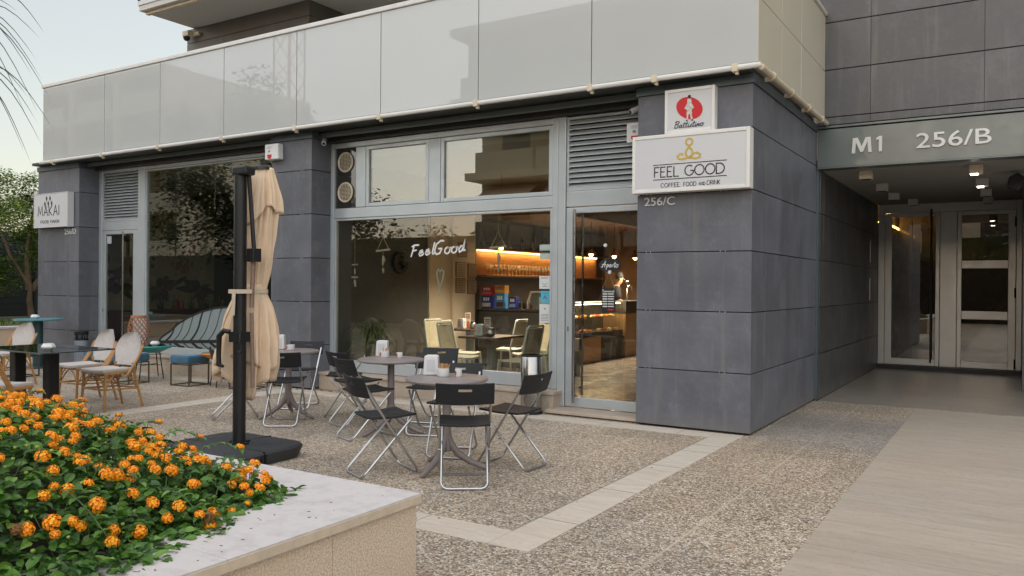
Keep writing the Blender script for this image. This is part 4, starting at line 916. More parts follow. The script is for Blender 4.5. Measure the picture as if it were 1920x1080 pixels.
# boards on the door
t = thing('open_sign', 'small black oval board with white script on the cafe door', 'sign', (0, 0, 0))
m = MB(); m.prism([(-1.80+.145*cos(a*pi/18), .36, 1.82+.085*sin(a*pi/18)) for a in range(36)], (0,.012,0)); m.build('board', simple('blackboard', (.012,.016,.018), .5), t)
m = MB(); stext(m, 'Aperto', -1.905, -1.69, 1.795, .075, .009, face(.359), .05, SCR, .15); m.build('lettering', M['white'], t)
m = MB()
for x, z in ((-1.80,1.735),(-1.86,2.06)): m.lathe([(0,.0),(.024,.0),(.02,.012),(0,.014)], n=14, T=Matrix.Translation((x,.36,z)) @ Matrix.Rotation(pi/2,4,'X'))
m.build('suction_cup', M['white'], t)
t = thing('menu_board', 'small black rectangular hours board hanging under the oval board', 'sign')
m = MB(); m.box(-1.905, -1.725, .36, .37, 1.255, 1.54); m.build('board', simple('blackboard_b', (.012,.016,.018), .5), t)
m = MB(); m.tube([(-1.895,.362,1.54),(-1.80,.352,1.735),(-1.735,.362,1.54)], .0035, 5); m.build('string', ROPE, t)
m = MB(); stext(m, 'Semanal', -1.895, -1.735, 1.495, .030, .005, face(.3595), .08)
for k in range(7):
    if k < 6:
        z = 1.465-k*.03; m.box(-1.89, -1.83, .3585, .3598, z, z+.014); m.box(-1.82, -1.745+.004*(k % 2), .3585, .3598, z+.002, z+.014)
m.build('lettering', M['white'], t)
m = MB(); m.box(-1.82, -1.745, .3585, .3598, 1.275, 1.293); m.build('red_writing', M['red'], t)

# ============================================================ wall devices
def camera_cam(x, y, z, lab, aim=(.12,-.14,-.10)):
    t = thing('security_camera', lab, 'camera', (x, y, z)); d = Vector(aim)
    m = MB(); m.tube([(0,0,.06),(0,0,.0),d*.25], .014, 8); m.lathe([(.03,0),(.03,.01),(0,.011)], c=(0,0,.055), n=12); m.build('bracket', M['white'], t, smooth=True)
    m = MB(); m.tube([d*.1, d*.9], .032, 14); m.build('housing', M['white'], t, smooth=True)
    m = MB(); m.tube([d*.88, d*.93], .022, 12); m.build('lens', M['black'], t)
camera_cam(-6.40, .20, 3.72, 'white bullet camera above the round window vents'); camera_cam(-1.36, .25, 3.66, 'white bullet camera tucked beside the right pillar top', (-.1,-.12,-.08))
t = thing('security_camera', 'cream dome camera high on the brown upper wall', 'camera', (-13.25, 2.95, 7.05))
m = MB(); m.box(-.03,.25,-.03,.04,.0,.08); m.box(-.14,.06,-.16,-.02,-.02,.1); m.build('bracket', M['cream'], t, bevel=.015)
m = MB(); m.lathe([(.075,0),(.07,-.05),(.04,-.085),(0,-.095)], c=(-.06,-.1,-.02), n=16); m.build('dome', M['black'], t, smooth=True)
def alarm(x, y, z, lab, rz=0):
    t = thing('alarm_box', lab, 'alarm', (x, y, z), rz)
    m = MB(); m.box(0, .29, -.11, 0, 0, .235); m.build('casing', M['white'], t, bevel=.012)
    m = MB(); m.prism([(.06,-.1115,.075),(.155,-.1115,.075),(.145,-.1115,.03),(.125,-.1115,.015),(.09,-.1115,.015),(.07,-.1115,.03)], (0,-.006,0)); m.build('beacon', M['red'], t)
    m = MB(); m.box(.06,.15,-.1125,-.111,.185,.192); m.box(.06,.13,-.1125,-.111,.165,.170); m.box(.08,.12,-.1125,-.111,.11,.14); m.build('printed_marks', simple('blue_grey_print', (.2,.25,.35), .5), t)
alarm(-7.34, -.003, 3.44, 'white alarm box with red beacon on the middle pillar top')
t = alarm(-1.56, .385, 3.26, 'white alarm box half hidden left of the right pillar signs')
M['lit'] = simple('lit_spot', (1,.97,.9), .5, var=0, emit=(1,.95,.85), es=3.5)
for i, (x, y) in enumerate(((.57,3.65),(.57,5.25),(.57,6.7),(.75,7.9),(1.9,3.75),(1.92,5.3),(1.93,6.8),(1.93,8.1))):
    t = thing('ceiling_spotlight', 'white cube spotlight under the porch ceiling, ' + ('nearest the front on the left','second from the front on the left','third from the front on the left','deepest on the left','nearest the front on the right','second from the front on the right','third from the front on the right','deepest on the right')[i], 'light', (x, y, 3.2), 0, 'cube spotlights under the porch ceiling')
    m = MB(); m.box(-.08,.08,-.08,.08,-.115,-.002); m.build('housing', M['cream'] if i in (0,4) else M['plaster'], t, bevel=.004)
    if i in (4,5):
        m = MB(); m.box(-.06,.02,-.06,.03,-.128,-.116); m.build('lamp', M['lit'], t)
    else:
        m = MB(); m.box(-.06,.06,-.06,.06,-.12,-.116); m.build('lamp', M['black'], t)
t = thing('loudspeaker', 'black wall loudspeaker at the right edge of the porch ceiling', 'speaker', (2.36, 4.6, 3.05))
m = MB(); m.prism([(-.12,-.1,-.08),(.02,-.1,-.14),(.1,-.1,.04),(.0,-.1,.12),(-.1,-.1,.06)], (0,.2,0)); m.build('cabinet', M['black'], t, bevel=.02)
# ============================================================ folding chairs
def folding_chair():
    t = thing('folding_chair', '', 'chair')
    m = MB()
    def sf_(u, v):
        x = -.205+.41*u; y = -.17+.39*v
        k = 1-.10*max(0, (v-.75)/.25)**2*0
        return ((x*(1-.05*(1-v)), y, .478+.012*v-.010*sin(pi*u)+.008*cos(pi*v)**2), (0,0,1))
    m.panel(10, 8, sf_, .018); m.build('seat', M['ch_plastic'], t, smooth=True, bevel=.004)
    m = MB()
    US = [0,.06,.14,.22,.30,.385,.44,.5,.56,.615,.70,.78,.86,.94,1]; VS = [0,.3,.56,.63,.76,.84,1]
    def bf(u, v):
        uu = US[round(u*14)]; vv = VS[round(v*6)]
        x = -.225+.45*uu; c = .032*sin(pi*uu)
        return ((x, -.205-.055*vv-c, .655+.165*vv-.006*sin(pi*uu)), (0, 1, .3))
    m.panel(14, 6, bf, .012, mask=lambda i, j: not (5 <= i <= 8 and 3 <= j <= 3))
    m.build('backrest', M['ch_plastic'], t, smooth=True, bevel=.003)
    r = .0105
    def U(x, ya, za, yb, n=5, c=.055):   # tube down side, round foot corner, across and up
        d = Vector((0, yb-ya, -za)).normalized(); L = Vector((0, yb-ya, 0-za+r)).length
        a = Vector((-x, ya, za)); e = Vector((-x, yb, r)); P = [a]
        for k in range(n+1):
            q = k/n*pi/2; P.append(e-d*c*(1-sin(q))+Vector((c*(1-cos(q)), 0, 0)))
        Q = [Vector((-p.x, p.y, p.z)) for p in reversed(P)]
        return P+Q
    m = MB(); m.tube(U(.198, -.235, .74, .245), r, 8); m.build('back_frame', M['chrome'], t, smooth=True)
    m = MB(); m.tube(U(.178, .19, .465, -.245), r, 8); m.build('seat_frame', M['chrome'], t, smooth=True)
    for s in (-1, 1):
        m = MB(); m.tube([(s*.172,.008,.262),(s*.209,.008,.262)], .006, 8); m.build('pivot', M['steel'], t)
        m = MB(); m.tube([(s*.188,-.125,.462),(s*.206,-.125,.462)], .007, 8); m.build('pivot', M['steel'], t)
    return t
fc = folding_chair(); G = 'black folding chairs round the terrace tables'
CH = [(-1.343,-3.288,.626,'black folding chair nearest the camera, seen squarely from behind'),
 (-1.35,-2.55,1.55,'black folding chair on the right of the front table, beside the steel bin'),
 (-2.12,-3.38,-.45,'black folding chair on the left of the front table, its seat fully visible'),
 (-2.06,-2.45,3.55,'black folding chair on the far side of the front table, mostly hidden by the tabletop'),
 (-3.30,-2.28,-.35,'black folding chair left of the middle table, with its lower back hiding another chair'),
 (-3.93,-1.75,-.25,'black folding chair left of the middle table, farther back beside the pillar'),
 (-4.40,-1.40,2.25,'black folding chair facing left with its back against the middle table group'),
 (-3.35,-1.10,3.4,'black folding chair behind the middle table, with its back highest under the window'),
 (-2.90,-1.72,3.55,'black folding chair between the front and middle tables, facing left'),
 (-4.58,-2.20,.62,'black folding chair seen from behind just right of the closed umbrella'),
 (-5.35,-2.25,-.6,'black folding chair half hidden behind the hanging umbrella cloth'),
 (-5.35,-1.25,3.6,'black folding chair on the far side of the table behind the umbrella')]
for i, (x, y, a, lab) in enumerate(CH):
    if i == 0: fc.location = (x, y, .001); fc.rotation_euler = (0,0,a); fc['label'] = lab; fc['group'] = G
    else: dup(fc, (x, y, .001), a, lab, G)
# round tables
def mat_top():
    m = NT('taupe_tabletop'); m.col((.25,.215,.21)); w1 = m.n('ShaderNodeTexVoronoi'); w1.inputs['Scale'].default_value = 46; m.l(m.co, w1.inputs['Vector']); m.rough(.38); m.bump(w1.outputs['Distance'], .5, .004)
    return m.mat
MT = mat_top()
def round_table(rz):
    t = thing('round_table', '', 'table', (0,0,0), rz)
    m = MB(); m.lathe([(.0,.748),(.30,.748),(.345,.758),(.350,.770),(.345,.782),(.335,.785),(0,.785)], n=48); m.build('tabletop', MT, t, smooth=True)
    m = MB(); m.box(-.16,.16,-.03,.03,.728,.748); m.box(-.03,.03,-.16,.16,.728,.7475)
    m.tube([(0,0,.74),(0,0,.30),(0,0,.22),(0,0,.16)], [.036,.038,.045,.04], 12); m.build('post', M['taupe'], t, smooth=True)
    for k in range(3):
        a = k*2*pi/3; c, s = cos(a), sin(a); P = [(.015,.30),(.04,.22),(.10,.14),(.20,.075),(.30,.035),(.36,.015)]
        m = MB(); m.tube([(c*p, s*p, z) for p, z in P], [.026,.030,.030,.026,.022,.015], 10); m.build('leg', M['taupe'], t, smooth=True)
    return t
rt_ = round_table(radians(32)); GT = 'taupe round terrace tables'
rt_.location = (-1.72,-3.02,.001); rt_['label'] = 'taupe round table nearest the camera with a napkin box and cup of sugar sticks'; rt_['group'] = GT
dup(rt_, (-3.23,-1.97,.001), radians(20), 'taupe round table in the middle, under the window, with two red marked cups', GT)
dup(rt_, (-4.88,-1.87,.001), radians(10), 'taupe round table partly hidden behind the closed umbrella', GT)
disp(-1.915,-2.99,.788,'white napkin dispenser on the front round table', .5, 'terrace napkin dispensers')
disp(-3.46,-1.86,.788,'white napkin dispenser on the middle round table', .5, 'terrace napkin dispensers'); disp(-5.06,-1.86,.788,'white napkin dispenser on the table behind the umbrella', .6, 'terrace napkin dispensers')
STI = simple('sugar_stick', (.50,.25,.10), .6, 0, .2, 30)
def cup(x, y, r, h, lab, sticks=0, mark=True):
    t = thing('sugar_cup', lab, 'cup', (x, y, .788), radians(-28))
    m = MB(); m.lathe([(r*.86,0),(r,.012),(r,h),(r*.9,h),(r*.88,.02),(0,.02)], n=24); m.build('body', M['white'], t, smooth=True)
    if mark:
        rr = r+.0008; m = MB(); vs = []; n = 14
        for k in range(n): 
            a = 2*pi*k/n; th = -pi/2+.42*cos(a)*cos(.4)-.25*sin(a)*sin(.4)+.15; z = h*.5+h*.30*sin(a)+.005*cos(a); vs.append((rr*1.01*cos(th), rr*1.01*sin(th), z))
        m.add(vs, [tuple(range(n))]); m.build('red_mark', M['red'], t)
    if sticks:
        m = MB()
        for k in range(sticks):
            a = rg.uniform(-.35,.35); x0 = rg.uniform(-r*.5,r*.5); y0 = rg.uniform(-r*.4,r*.4); m.tube([(x0,y0,.03),(x0+a*.06,y0+rg.uniform(-.02,.02),h+.035)], .006, 6)
        m.build('sugar_sticks', STI, t)
cup(-1.775,-3.00,.052,.072,'larger white cup full of brown sugar sticks on the front round table', 9, False); cup(-1.665,-2.93,.030,.062,'small white cup with red oval on the front round table')
cup(-3.36,-1.93,.050,.068,'larger white cup with red oval on the middle round table', 3); cup(-3.225,-1.84,.034,.052,'small white cup with red oval on the middle round table')
cup(-4.93,-2.02,.030,.05,'small white cup with red oval on the table behind the umbrella'); cup(-4.86,-1.86,.048,.062,'larger white cup with red oval on the table behind the umbrella')
# steel bin
t = thing('litter_bin', 'cylindrical polished steel bin standing by the window plinth', 'bin', (-2.66,-.02,.002))
m = MB(); m.lathe([(.128,.035),(.13,.04),(.13,.70),(.126,.705)], n=40); m.build('body', M['steel'], t, smooth=True)
m = MB(); m.lathe([(.138,.0),(.14,.03),(.13,.036)], n=40); m.build('foot_ring', M['blk_metal'], t, smooth=True)
m = MB(); m.lathe([(.131,.70),(.134,.715),(.12,.725),(.10,.722)], n=40); m.build('rim', M['blk_metal'], t, smooth=True)
m = MB(); m.lathe([(.10,.722),(.08,.70),(.0,.695)], n=30); m.build('ash_tray', M['steel'], t, smooth=True)
# ashtray bin by far pillar
t = thing('ashtray_bin', 'slim grey ashtray cylinder with black cap beside the far left pillar', 'bin', (-12.15,-.16,.002))
m = MB(); m.lathe([(.11,0),(.115,.02),(.115,.50)], n=28); m.build('body', simple('grey_bin', (.22,.25,.30), .4), t, smooth=True)
m = MB(); m.lathe([(.116,.50),(.116,.53),(.10,.53)], n=28); m.lathe([(.115,.60),(.12,.61),(.12,.66),(.0,.68)], n=28)
for k in range(5): a = k*2*pi/5; m.box(.095*cos(a)-.008,.095*cos(a)+.008,.095*sin(a)-.008,.095*sin(a)+.008,.52,.61)
m.build('cap', M['blk_metal'], t, smooth=True)

# ============================================================ rattan bistro chairs, dark table
def rattan_chair():
    t = thing('rattan_chair', '', 'chair')
    m = MB(); m.panel(8, 8, lambda u, v: ((-.225*(1.0-.12*(1-v))+.45*(1.0-.12*(1-v))*u, -.19+.42*v, .485-.012*sin(pi*u)), (0,0,1)), .045); m.build('seat', M['weave'], t, smooth=True, bevel=.012)
    m = MB(); P = []
    def bk(u, v):
        zz = .52+.41*v; hw = .17+.065*min(1, v/.45) if v < .45 else .235*sqrt(max(0.001, 1-((v-.45)/.56)**2)); x = (2*u-1)*hw
        return ((x, -.215-.10*v-.07*(1-(2*u-1)**2)*(.4+.6*v), zz), (0,1,.25))
    m.panel(12, 16, bk, .016); m.build('backrest', M['weave'], t, smooth=True)
    Bm = M['bamboo']
    for s in (-1, 1):
        m = MB(); m.tube([(s*.245,-.30,.78),(s*.25,-.22,.62),(s*.245,-.10,.44),(s*.24,-.06,.40)], .016, 8); m.tube([(s*.262,-.285,.77),(s*.268,-.20,.61),(s*.262,-.07,.43)], .014, 8); m.build('back_post', Bm, t, smooth=True)
        m = MB(); m.tube([(s*.205,.19,.46),(s*.215,.20,.30),(s*.225,.215,0)], [.018,.017,.015], 8); m.build('leg', Bm, t, smooth=True)
        m = MB(); m.tube([(s*.175,-.21,.56),(s*.18,-.23,.40),(s*.20,-.33,0)], [.018,.017,.015], 8); m.build('leg', Bm, t, smooth=True)
    m = MB(); m.tube([(-.22,.205,.452),(.22,.205,.452),(.2,-.19,.45),(-.2,-.19,.45)], .016, 8, closed=True)
    m.tube([(-.215,.205,.26),(.215,.205,.26),(.19,-.27,.24),(-.19,-.27,.24)], .011, 6, closed=True)
    for s in (-1, 1):
        for (a, b) in (((s*.22,.205,.27),(s*.06,.205,.44)),((s*.215,.19,.27),(s*.20,.05,.44)),((s*.19,-.25,.26),(s*.20,-.06,.44)),((s*.18,-.25,.25),(s*.05,-.20,.43))):
            mid = ((a[0]+b[0])/2+0, (a[1]+b[1])/2, (a[2]+b[2])/2+.035); m.tube([a, mid, b], .009, 6)
    m.build('stretcher', Bm, t, smooth=True); return t
rc = rattan_chair(); G = 'rattan bistro chairs on the left terrace'
for i, (x, y, a, lab) in enumerate(((-7.20,-2.66,3.2,'cane chair with rounded woven back, nearest the umbrella'), (-8.02,-2.50,3.1,'cane chair with rounded woven back, just left of the one nearest the umbrella'), (-10.5,-2.25,3.3,'cane chair farther left, in front of the light blue table'), (-6.62,-4.22,.35,'cane chair half out of frame just above the orange flowers'))):
    if i == 0: rc.location = (x, y, .001); rc.rotation_euler = (0,0,a); rc['label'] = lab; rc['group'] = G
    else: dup(rc, (x, y, .001), a, lab, G)
t = thing('dark_table', 'rectangular dark green glass table with two black column legs', 'table', (-7.1,-3.48,.001))
m = MB(); m.box(-.68,.68,-.42,.42,.79,.805); m.build('tabletop', M['dk_glass'], t, bevel=.004)
for x, y in ((-.12,.12),(-.52,-.05)):
    m = MB(); m.box(x-.065,x+.065,y-.065,y+.065,.02,.788); m.build('leg', M['blk_metal'], t, bevel=.01)
m = MB(); m.box(-.62,.02,-.2,.2,0,.02); m.build('base', M['blk_metal'], t, bevel=.005)
t = thing('dark_table', 'dark table at the very left edge beyond the cane chairs', 'table', (-10.6,-3.1,.001))
m = MB(); m.box(-.68,.55,-.42,.42,.79,.805); m.build('tabletop', M['dk_glass'], t, bevel=.004)
m = MB(); m.box(-.1,.03,-.065,.065,.02,.788); m.box(-.3,.3,-.2,.2,0,.02); m.build('leg', M['blk_metal'], t, bevel=.01)
def bowl(x, y, z, lab):
    t = thing('faceted_bowl', lab, 'bowl', (x, y, z))
    m = MB(); m.lathe([(.035,0),(.072,.03),(.075,.045),(.052,.078),(.042,.076),(.058,.04),(0,.02)], n=7); m.build('body', M['white'], t); return t
bowl(-6.72,-3.66,.807,'small white faceted bowl on the near dark table'); 
t = thing('light_blue_table', 'tall round light blue table with a petrol post beside the far left pillar', 'table', (-12.75,-.62,.001))
m = MB(); m.lathe([(0,.86),(.38,.86),(.41,.875),(.41,.89),(0,.89)], n=40); m.build('tabletop', M['blue_top'], t, smooth=True)
m = MB(); m.tube([(0,0,.03),(0,0,.86)], .085, 20); m.build('post', M['petrol'], t, smooth=True)
m = MB(); m.lathe([(.26,0),(.26,.015),(.09,.035)], n=36); m.build('base', M['petrol'], t, smooth=True)
bowl(-12.70,-.70,.892,'small white faceted bowl on the light blue table')
def cord_table(x, y, r, h, mat, lab, name):
    t = thing(name, lab, 'table', (x, y, .001), .4)
    m = MB(); m.lathe([(0,h-.002),(r,h-.002),(r,h+.012),(0,h+.012)], n=36); m.build('glass_top', M['dk_glass'], t, smooth=True)
    m = MB(); m.lathe([(r*1.02,h-.01),(r*1.0,h-.022),(r*.45,h-.11),(r*.42,h-.11),(r*.97,h-.01)], n=48); m.tube([(r*1.02*cos(a*pi/20), r*1.02*sin(a*pi/20), h) for a in range(40)], .012, 8, closed=True); m.build('cord_skirt', mat, t, smooth=True)
    m = MB()
    for k in range(4):
        a = k*pi/2; m.tube([(r*.5*cos(a), r*.5*sin(a), h-.05),(r*.72*cos(a), r*.72*sin(a), 0)], .009, 6)
        m.tube([(r*.62*cos(a), r*.62*sin(a), h*.42),(r*.62*cos(a+pi), r*.62*sin(a+pi), h*.42)], .006, 6) if k < 2 else None
        b = a+pi/2; m.tube([(r*.62*cos(a), r*.62*sin(a), h-.13),(r*.62*cos(b), r*.62*sin(b), h-.13)], .006, 6)
    m.build('leg_frame', M['blk_metal'], t, smooth=True)
cord_table(-9.68,-.45,.36,.53,M['teal'],'round turquoise cord table in front of the leaf print window','turquoise_table')
cord_table(-7.85,-.42,.32,.50,M['orange_cord'],'round orange cord table half hidden behind the umbrella cloth','orange_table')
bowl(-9.43,-.52,.544,'small white faceted bowl on the turquoise table'); bowl(-7.66,-.55,.514,'small white bowl on the orange cord table')
def pouf(x, y, rz, lab):
    t = thing('pouf_stool', lab, 'stool', (x, y, .001), rz, 'blue velvet stools on metal frames')
    m = MB(); m.panel(8, 8, lambda u, v: ((-.21+.42*u, -.21+.42*v, .40+.012*sin(pi*u)*sin(pi*v)), (0,0,1)), .13); m.build('cushion', M['velvet'], t, smooth=True, bevel=.03)
    m = MB(); q = .19
    for a, b in ((-q,-q),(q,-q),(q,q),(-q,q)): m.box(a-.009,a+.009,b-.009,b+.009,0,.332)
    for z in (.0,.318): m.box(-q,q,-q-.008,-q+.008,z,z+.016); m.box(-q,q,q-.008,q+.008,z,z+.016); m.box(-q-.008,-q+.008,-q,q,z,z+.0155); m.box(q-.008,q+.008,-q,q,z,z+.0155)
    m.build('frame', M['brass'], t)
pouf(-8.40,-.62,.1,'blue velvet stool standing alone left of the orange table'); pouf(-9.35,-1.0,.15,'blue velvet stool in front of the turquoise table'); pouf(-10.35,-.85,.1,'blue velvet stool left of the turquoise table, behind the cane chair backs'); pouf(-7.35,-.38,.2,'blue velvet stool right of the orange table, behind the umbrella cloth'); pouf(-11.6,-1.5,.1,'blue velvet stool at the far left under the light blue table')
t = thing('wicker_lantern', 'tall woven wicker lantern on the turquoise table', 'lantern', (-9.90,-.50,.544))
def lr(z): return .095+.065*sin(pi*min(1, max(0, (z+.03)/.52)))
m = MB()
for k in range(13):
    for s in (1, -1):
        m.tube([(lr(z)*cos(k*pi/6.5+s*z*5.2), lr(z)*sin(k*pi/6.5+s*z*5.2), z) for z in [j*.46/12 for j in range(13)]], .0058, 5)
m.build('weave', M['wicker'], t, smooth=True)
for z in (0,.45,.47): m = MB(); m.tube([(lr(z)*cos(a*pi/12), lr(z)*sin(a*pi/12), z) for a in range(24)], .013, 8, closed=True); m.build('rim', M['wicker'], t, smooth=True)

# ============================================================ closed cantilever umbrella
t = thing('garden_umbrella', 'closed ecru cantilever umbrella tied to its black mast', 'umbrella', (-3.56,-3.66,.001)); UX, UY = -3.56, -3.66
m = MB(); cx_, cy_ = -.06, -.12
def rrect(a, b, r, z, n=6):
    P = []
    for (sx, sy, a0) in ((1,1,0),(-1,1,90),(-1,-1,180),(1,-1,270)):
        for k in range(n+1):
            q = radians(a0+90*k/n); P.append((cx_+sx*(a-r)+r*cos(q), cy_+sy*(b-r)+r*sin(q), z))
    return P
L_ = [rrect(.50,.50,.16,0), rrect(.535,.535,.17,.10), rrect(.52,.52,.17,.122), rrect(.18,.18,.1,.128)]
n = len(L_[0]); vs = [p for l_ in L_ for p in l_]; fs = []
for i in range(3):
    for k in range(n): fs.append((i*n+k, i*n+(k+1) % n, (i+1)*n+(k+1) % n, (i+1)*n+k))
fs.append(tuple(3*n+k for k in range(n))); m.add(vs, fs)
bs = m.build('base', M['rubber'], t, smooth=True)
m = MB(); m.box(cx_-.006, cx_+.006, cy_+.15, cy_+.538, .0, .1265); m.box(cx_-.006, cx_+.006, cy_-.538, cy_-.15, .0, .1265); m.box(cx_+.15, cx_+.538, cy_-.006, cy_+.006, .0, .1262); m.box(cx_-.538, cx_-.15, cy_-.006, cy_+.006, .0, .1262)
m.box(cx_+.49,cx_+.538,cy_-.03,cy_+.03,.0,.10); o = m.build('seam', M['black'], bs); o['kind'] = 'stuff'
m = MB(); m.prism([(.052*cos(a*pi/8+pi/16)*1.0, .06*sin(a*pi/8+pi/16), .12) for a in range(16)], (0,0,2.42)); m.build('mast', M['mast'], t, smooth=True)
m = MB()
for k in range(70): m.box(-.0575,-.050,-.012,.012,.55+k*.026,.562+k*.026)
m.build('mast_rack', M['blk_metal'], t)
m = MB(); m.box(-.11,.11,-.022,.022,.122,.145); m.box(-.022,.022,-.11,.11,.122,.144); m.build('mast_foot', M['blk_metal'], t, bevel=.005)
m = MB(); m.box(-.058,.13,-.062,.062,2.53,2.615); m.build('head', M['mast'], t, bevel=.02)
m = MB(); m.tube([(.07,.03,2.56),(.075,.06,2.2),(.09,.08,1.85)], .02, 8); m.box(.05,.14,.03,.12,1.76,1.88); m.build('arm', M['mast'], t, bevel=.004)
m = MB(); m.tube([(.08,.08,1.78),(.06,.08,1.35)], .02, 10); m.tube([(.06,.08,1.3),(.07,.09,.62)], .018, 8); m.build('strut', simple('strut_bronze', (.26,.17,.13), .5, .2, .2, 40), t, smooth=True)
m = MB(); m.box(-.060,.062,-.070,.068,1.04,1.13); m.tube([(-.06,-.06,1.13),(-.11,-.085,1.14),(-.155,-.10,1.09),(-.16,-.10,.92),(-.155,-.10,.83),(-.11,-.09,.82)], [.022,.024,.026,.022,.024,.014], 10); m.build('handle', M['blk_metal'], t, smooth=True)
m = MB(); m.tube([(.06,-.05,1.11),(.10,-.08,1.12),(.11,-.09,1.05),(.09,-.09,.97),(.14,-.10,.96)], .013, 8); m.build('crank', M['blk_metal'], t, smooth=True)
# cloth: pleated, tied, flaring to hanging points
IR, IF_ = Vector((.848,.53,0)), Vector((-.53,.848,0))
def CVC(z):
    u = min(1, max(0, (z-.5)/2.2)); return IR*(-.06+.19*u)+IF_*(.27-.05*u)
def R_at(z):
    K = [(.42,.20),(.60,.225),(.81,.235),(1.05,.215),(1.27,.175),(1.42,.14),(1.52,.122),(1.62,.125),(1.9,.13),(2.2,.135),(2.4,.13),(2.52,.11),(2.64,.085)]
    for a, b in zip(K[:-1], K[1:]):
        if a[0] <= z <= b[0]: return a[1]+(b[1]-a[1])*(z-a[0])/(b[0]-a[0])
    return K[0][1] if z < K[0][0] else K[-1][1]
rg2 = random.Random(11); PH = [rg2.uniform(0, 6.28) for _ in range(6)]
def cloth(zt, zb_fn, grow, nrow, amp, name, off=0.0, nth=240, arc_=None):
    m = MB(); vs = []; fs = []
    for i in range(nrow+1):
        for k in range(nth):
            th = 2*pi*k/nth; zb = zb_fn(th); z = zt+(zb-zt)*(i/nrow); r = R_at(z)+off
            tie = 1-.75*math.exp(-((z-1.49)/.10)**2)
            f = min(1, (zt+.05-z)/.35)
            w_ = (.20*(abs(sin(4*th+PH[0]+.35*z))**.6*2-1)+.13*(1-2*abs(sin(6.5*th+PH[1]+.5*z)))+.06*sin(17*th+PH[2]-1.2*z)+.035*sin(29*th+PH[4]+3*sin(2*z))+.05*sin(3*th+PH[3]+4*z)+.02*sin(22*z+5*th))*amp*f*tie
            r *= 1+w_+grow*(i/nrow)**2
            p = CVC(z)+IR*(r*cos(th))+IF_*(r*.62*sin(th)); vs.append((p.x, p.y, z))
    for i in range(nrow):
        for k in range(nth):
            l = (k+1) % nth
            if arc_ is None or arc_[0] <= k*360/nth < arc_[1]: fs.append((i*nth+k, (i+1)*nth+k, (i+1)*nth+l, i*nth+l))
    m.add(vs, fs); o = m.build(name, M['canvas'], t, smooth=True)
    so_ = o.modifiers.new('thick', 'SOLIDIFY'); so_.thickness = .006; return o
def hem(th):
    tri = abs(((th*2.5/pi+.85) % 2)-1)
    return .565+.24*max(0, -cos(th))**1.5+.17*max(0, cos(th))**2+.30*(tri-.45)*(1-.4*abs(cos(th)))
cv = cloth(2.62, hem, .10, 46, 1.0, 'canopy')
cloth(1.56, lambda th: .90-.10*((math.degrees(th)-250)/60), .12, 20, .9, 'canopy_flap', .016, arc_=(252, 318))
cloth(2.25, lambda th: .62+.35*((math.degrees(th)-150)/60), .05, 30, 1.1, 'canopy_flap', .013, arc_=(150, 214))
cloth(2.635, lambda th: 2.27-.20*(1-abs(((th*2/pi+.35) % 2)-1))**1.4+.03*sin(th*5), .22, 18, .9, 'canopy_vent', .012)
m = MB(); c = CVC(2.62); m.lathe([(0,2.665),(.06,2.66),(.088,2.64),(.09,2.615),(0,2.615)], c=(c.x, c.y, 0), n=24); m.build('cap', M['mast'], t, smooth=True)
m = MB(); c = CVC(1.50); P = [c+IR*(.15*cos(a))+IF_*(.10*sin(a)) for a in [k*pi/12 for k in range(-9, 14)]]+[Vector((-.07,.04,0)), Vector((-.065,-.075,0)), Vector((.06,-.08,0)), Vector((.10,.05,0))]
for i in range(len(P)):
    a, b = P[i], P[(i+1) % len(P)]; m.add([(a.x,a.y,1.475),(b.x,b.y,1.475),(b.x,b.y,1.512),(a.x,a.y,1.512)], [(0,1,2,3)])
m.prism([(.0,-.083,1.5),(.045,-.083,1.5),(.035,-.085,1.28),(-.005,-.085,1.29)], (0,-.004,0))
o = m.build('strap', simple('strap_canvas', (.58,.49,.38), .9, 0, .06, 30), t); so_ = o.modifiers.new('thick', 'SOLIDIFY'); so_.thickness = .004
# ============================================================ planter and lantana
PS = mat_cladding('bush_hammered_stone', (.56,.46,.35), (.60,.52,.43)); 
def mat_cap():
    m = NT('planter_cap_stone'); f = m.noise(9, 6, .65); f2 = m.noise(55, 4, .7)
    c = m.ramp(f, [(.3, (.47,.44,.43)), (.55, (.58,.55,.545)), (.8, (.52,.47,.43))]); c = m.mix(m.ramp(f2, [(.66, 0.0), (.74, .5)]), c, (.40,.35,.31))
    v = m.n('ShaderNodeTexVoronoi'); v.inputs['Scale'].default_value = 14; m.l(m.co, v.inputs['Vector'])
    c = m.mix(m.math('MULTIPLY', m.ramp(v.outputs['Distance'], [(.03, 1.0), (.06, 0.0)]), .55), c, (.22,.17,.13))
    m.col(c); m.rough(.85); m.bump(m.math('ADD', f2, m.noise(160, 2)), .35, .004); return m.mat
def mat_hammer():
    m = NT('hammered_stone_side'); f = m.noise(110, 3, .7); g_ = m.noise(2.2, 5, .6)
    c = m.ramp(f, [(.35, (.44,.34,.25)), (.5, (.66,.54,.41)), (.65, (.80,.70,.56))]); c = m.mix(m.ramp(g_, [(.4, 0.0), (.7, .35)]), c, (.60,.44,.30))
    m.col(c); m.rough(.9); m.bump(f, .6, .005); return m.mat
CAPM, HAM = mat_cap(), mat_hammer()
t = thing('planter', 'low pale stone planter wall with a smooth wide cap in the foreground', 'planter', (0,0,0))
m = MB(); e = .0015
m.box(-.66,-.255,-5.66,-5.275,0,.437,1); m.box(-.66,-.255,-12,-5.66,0,.437,1); m.box(-9,-.66,-5.66,-5.275,0,.437,1)
ys = [-5.26,-5.86,-6.75,-7.65,-8.55,-9.45,-12]
for a, b in zip(ys[:-1], ys[1:]): m.box(-.30,-.245,b+e,a-e,.0,.44)
xs = [-.30,-1.2,-2.1,-3.0,-3.9,-4.8,-6,-9]
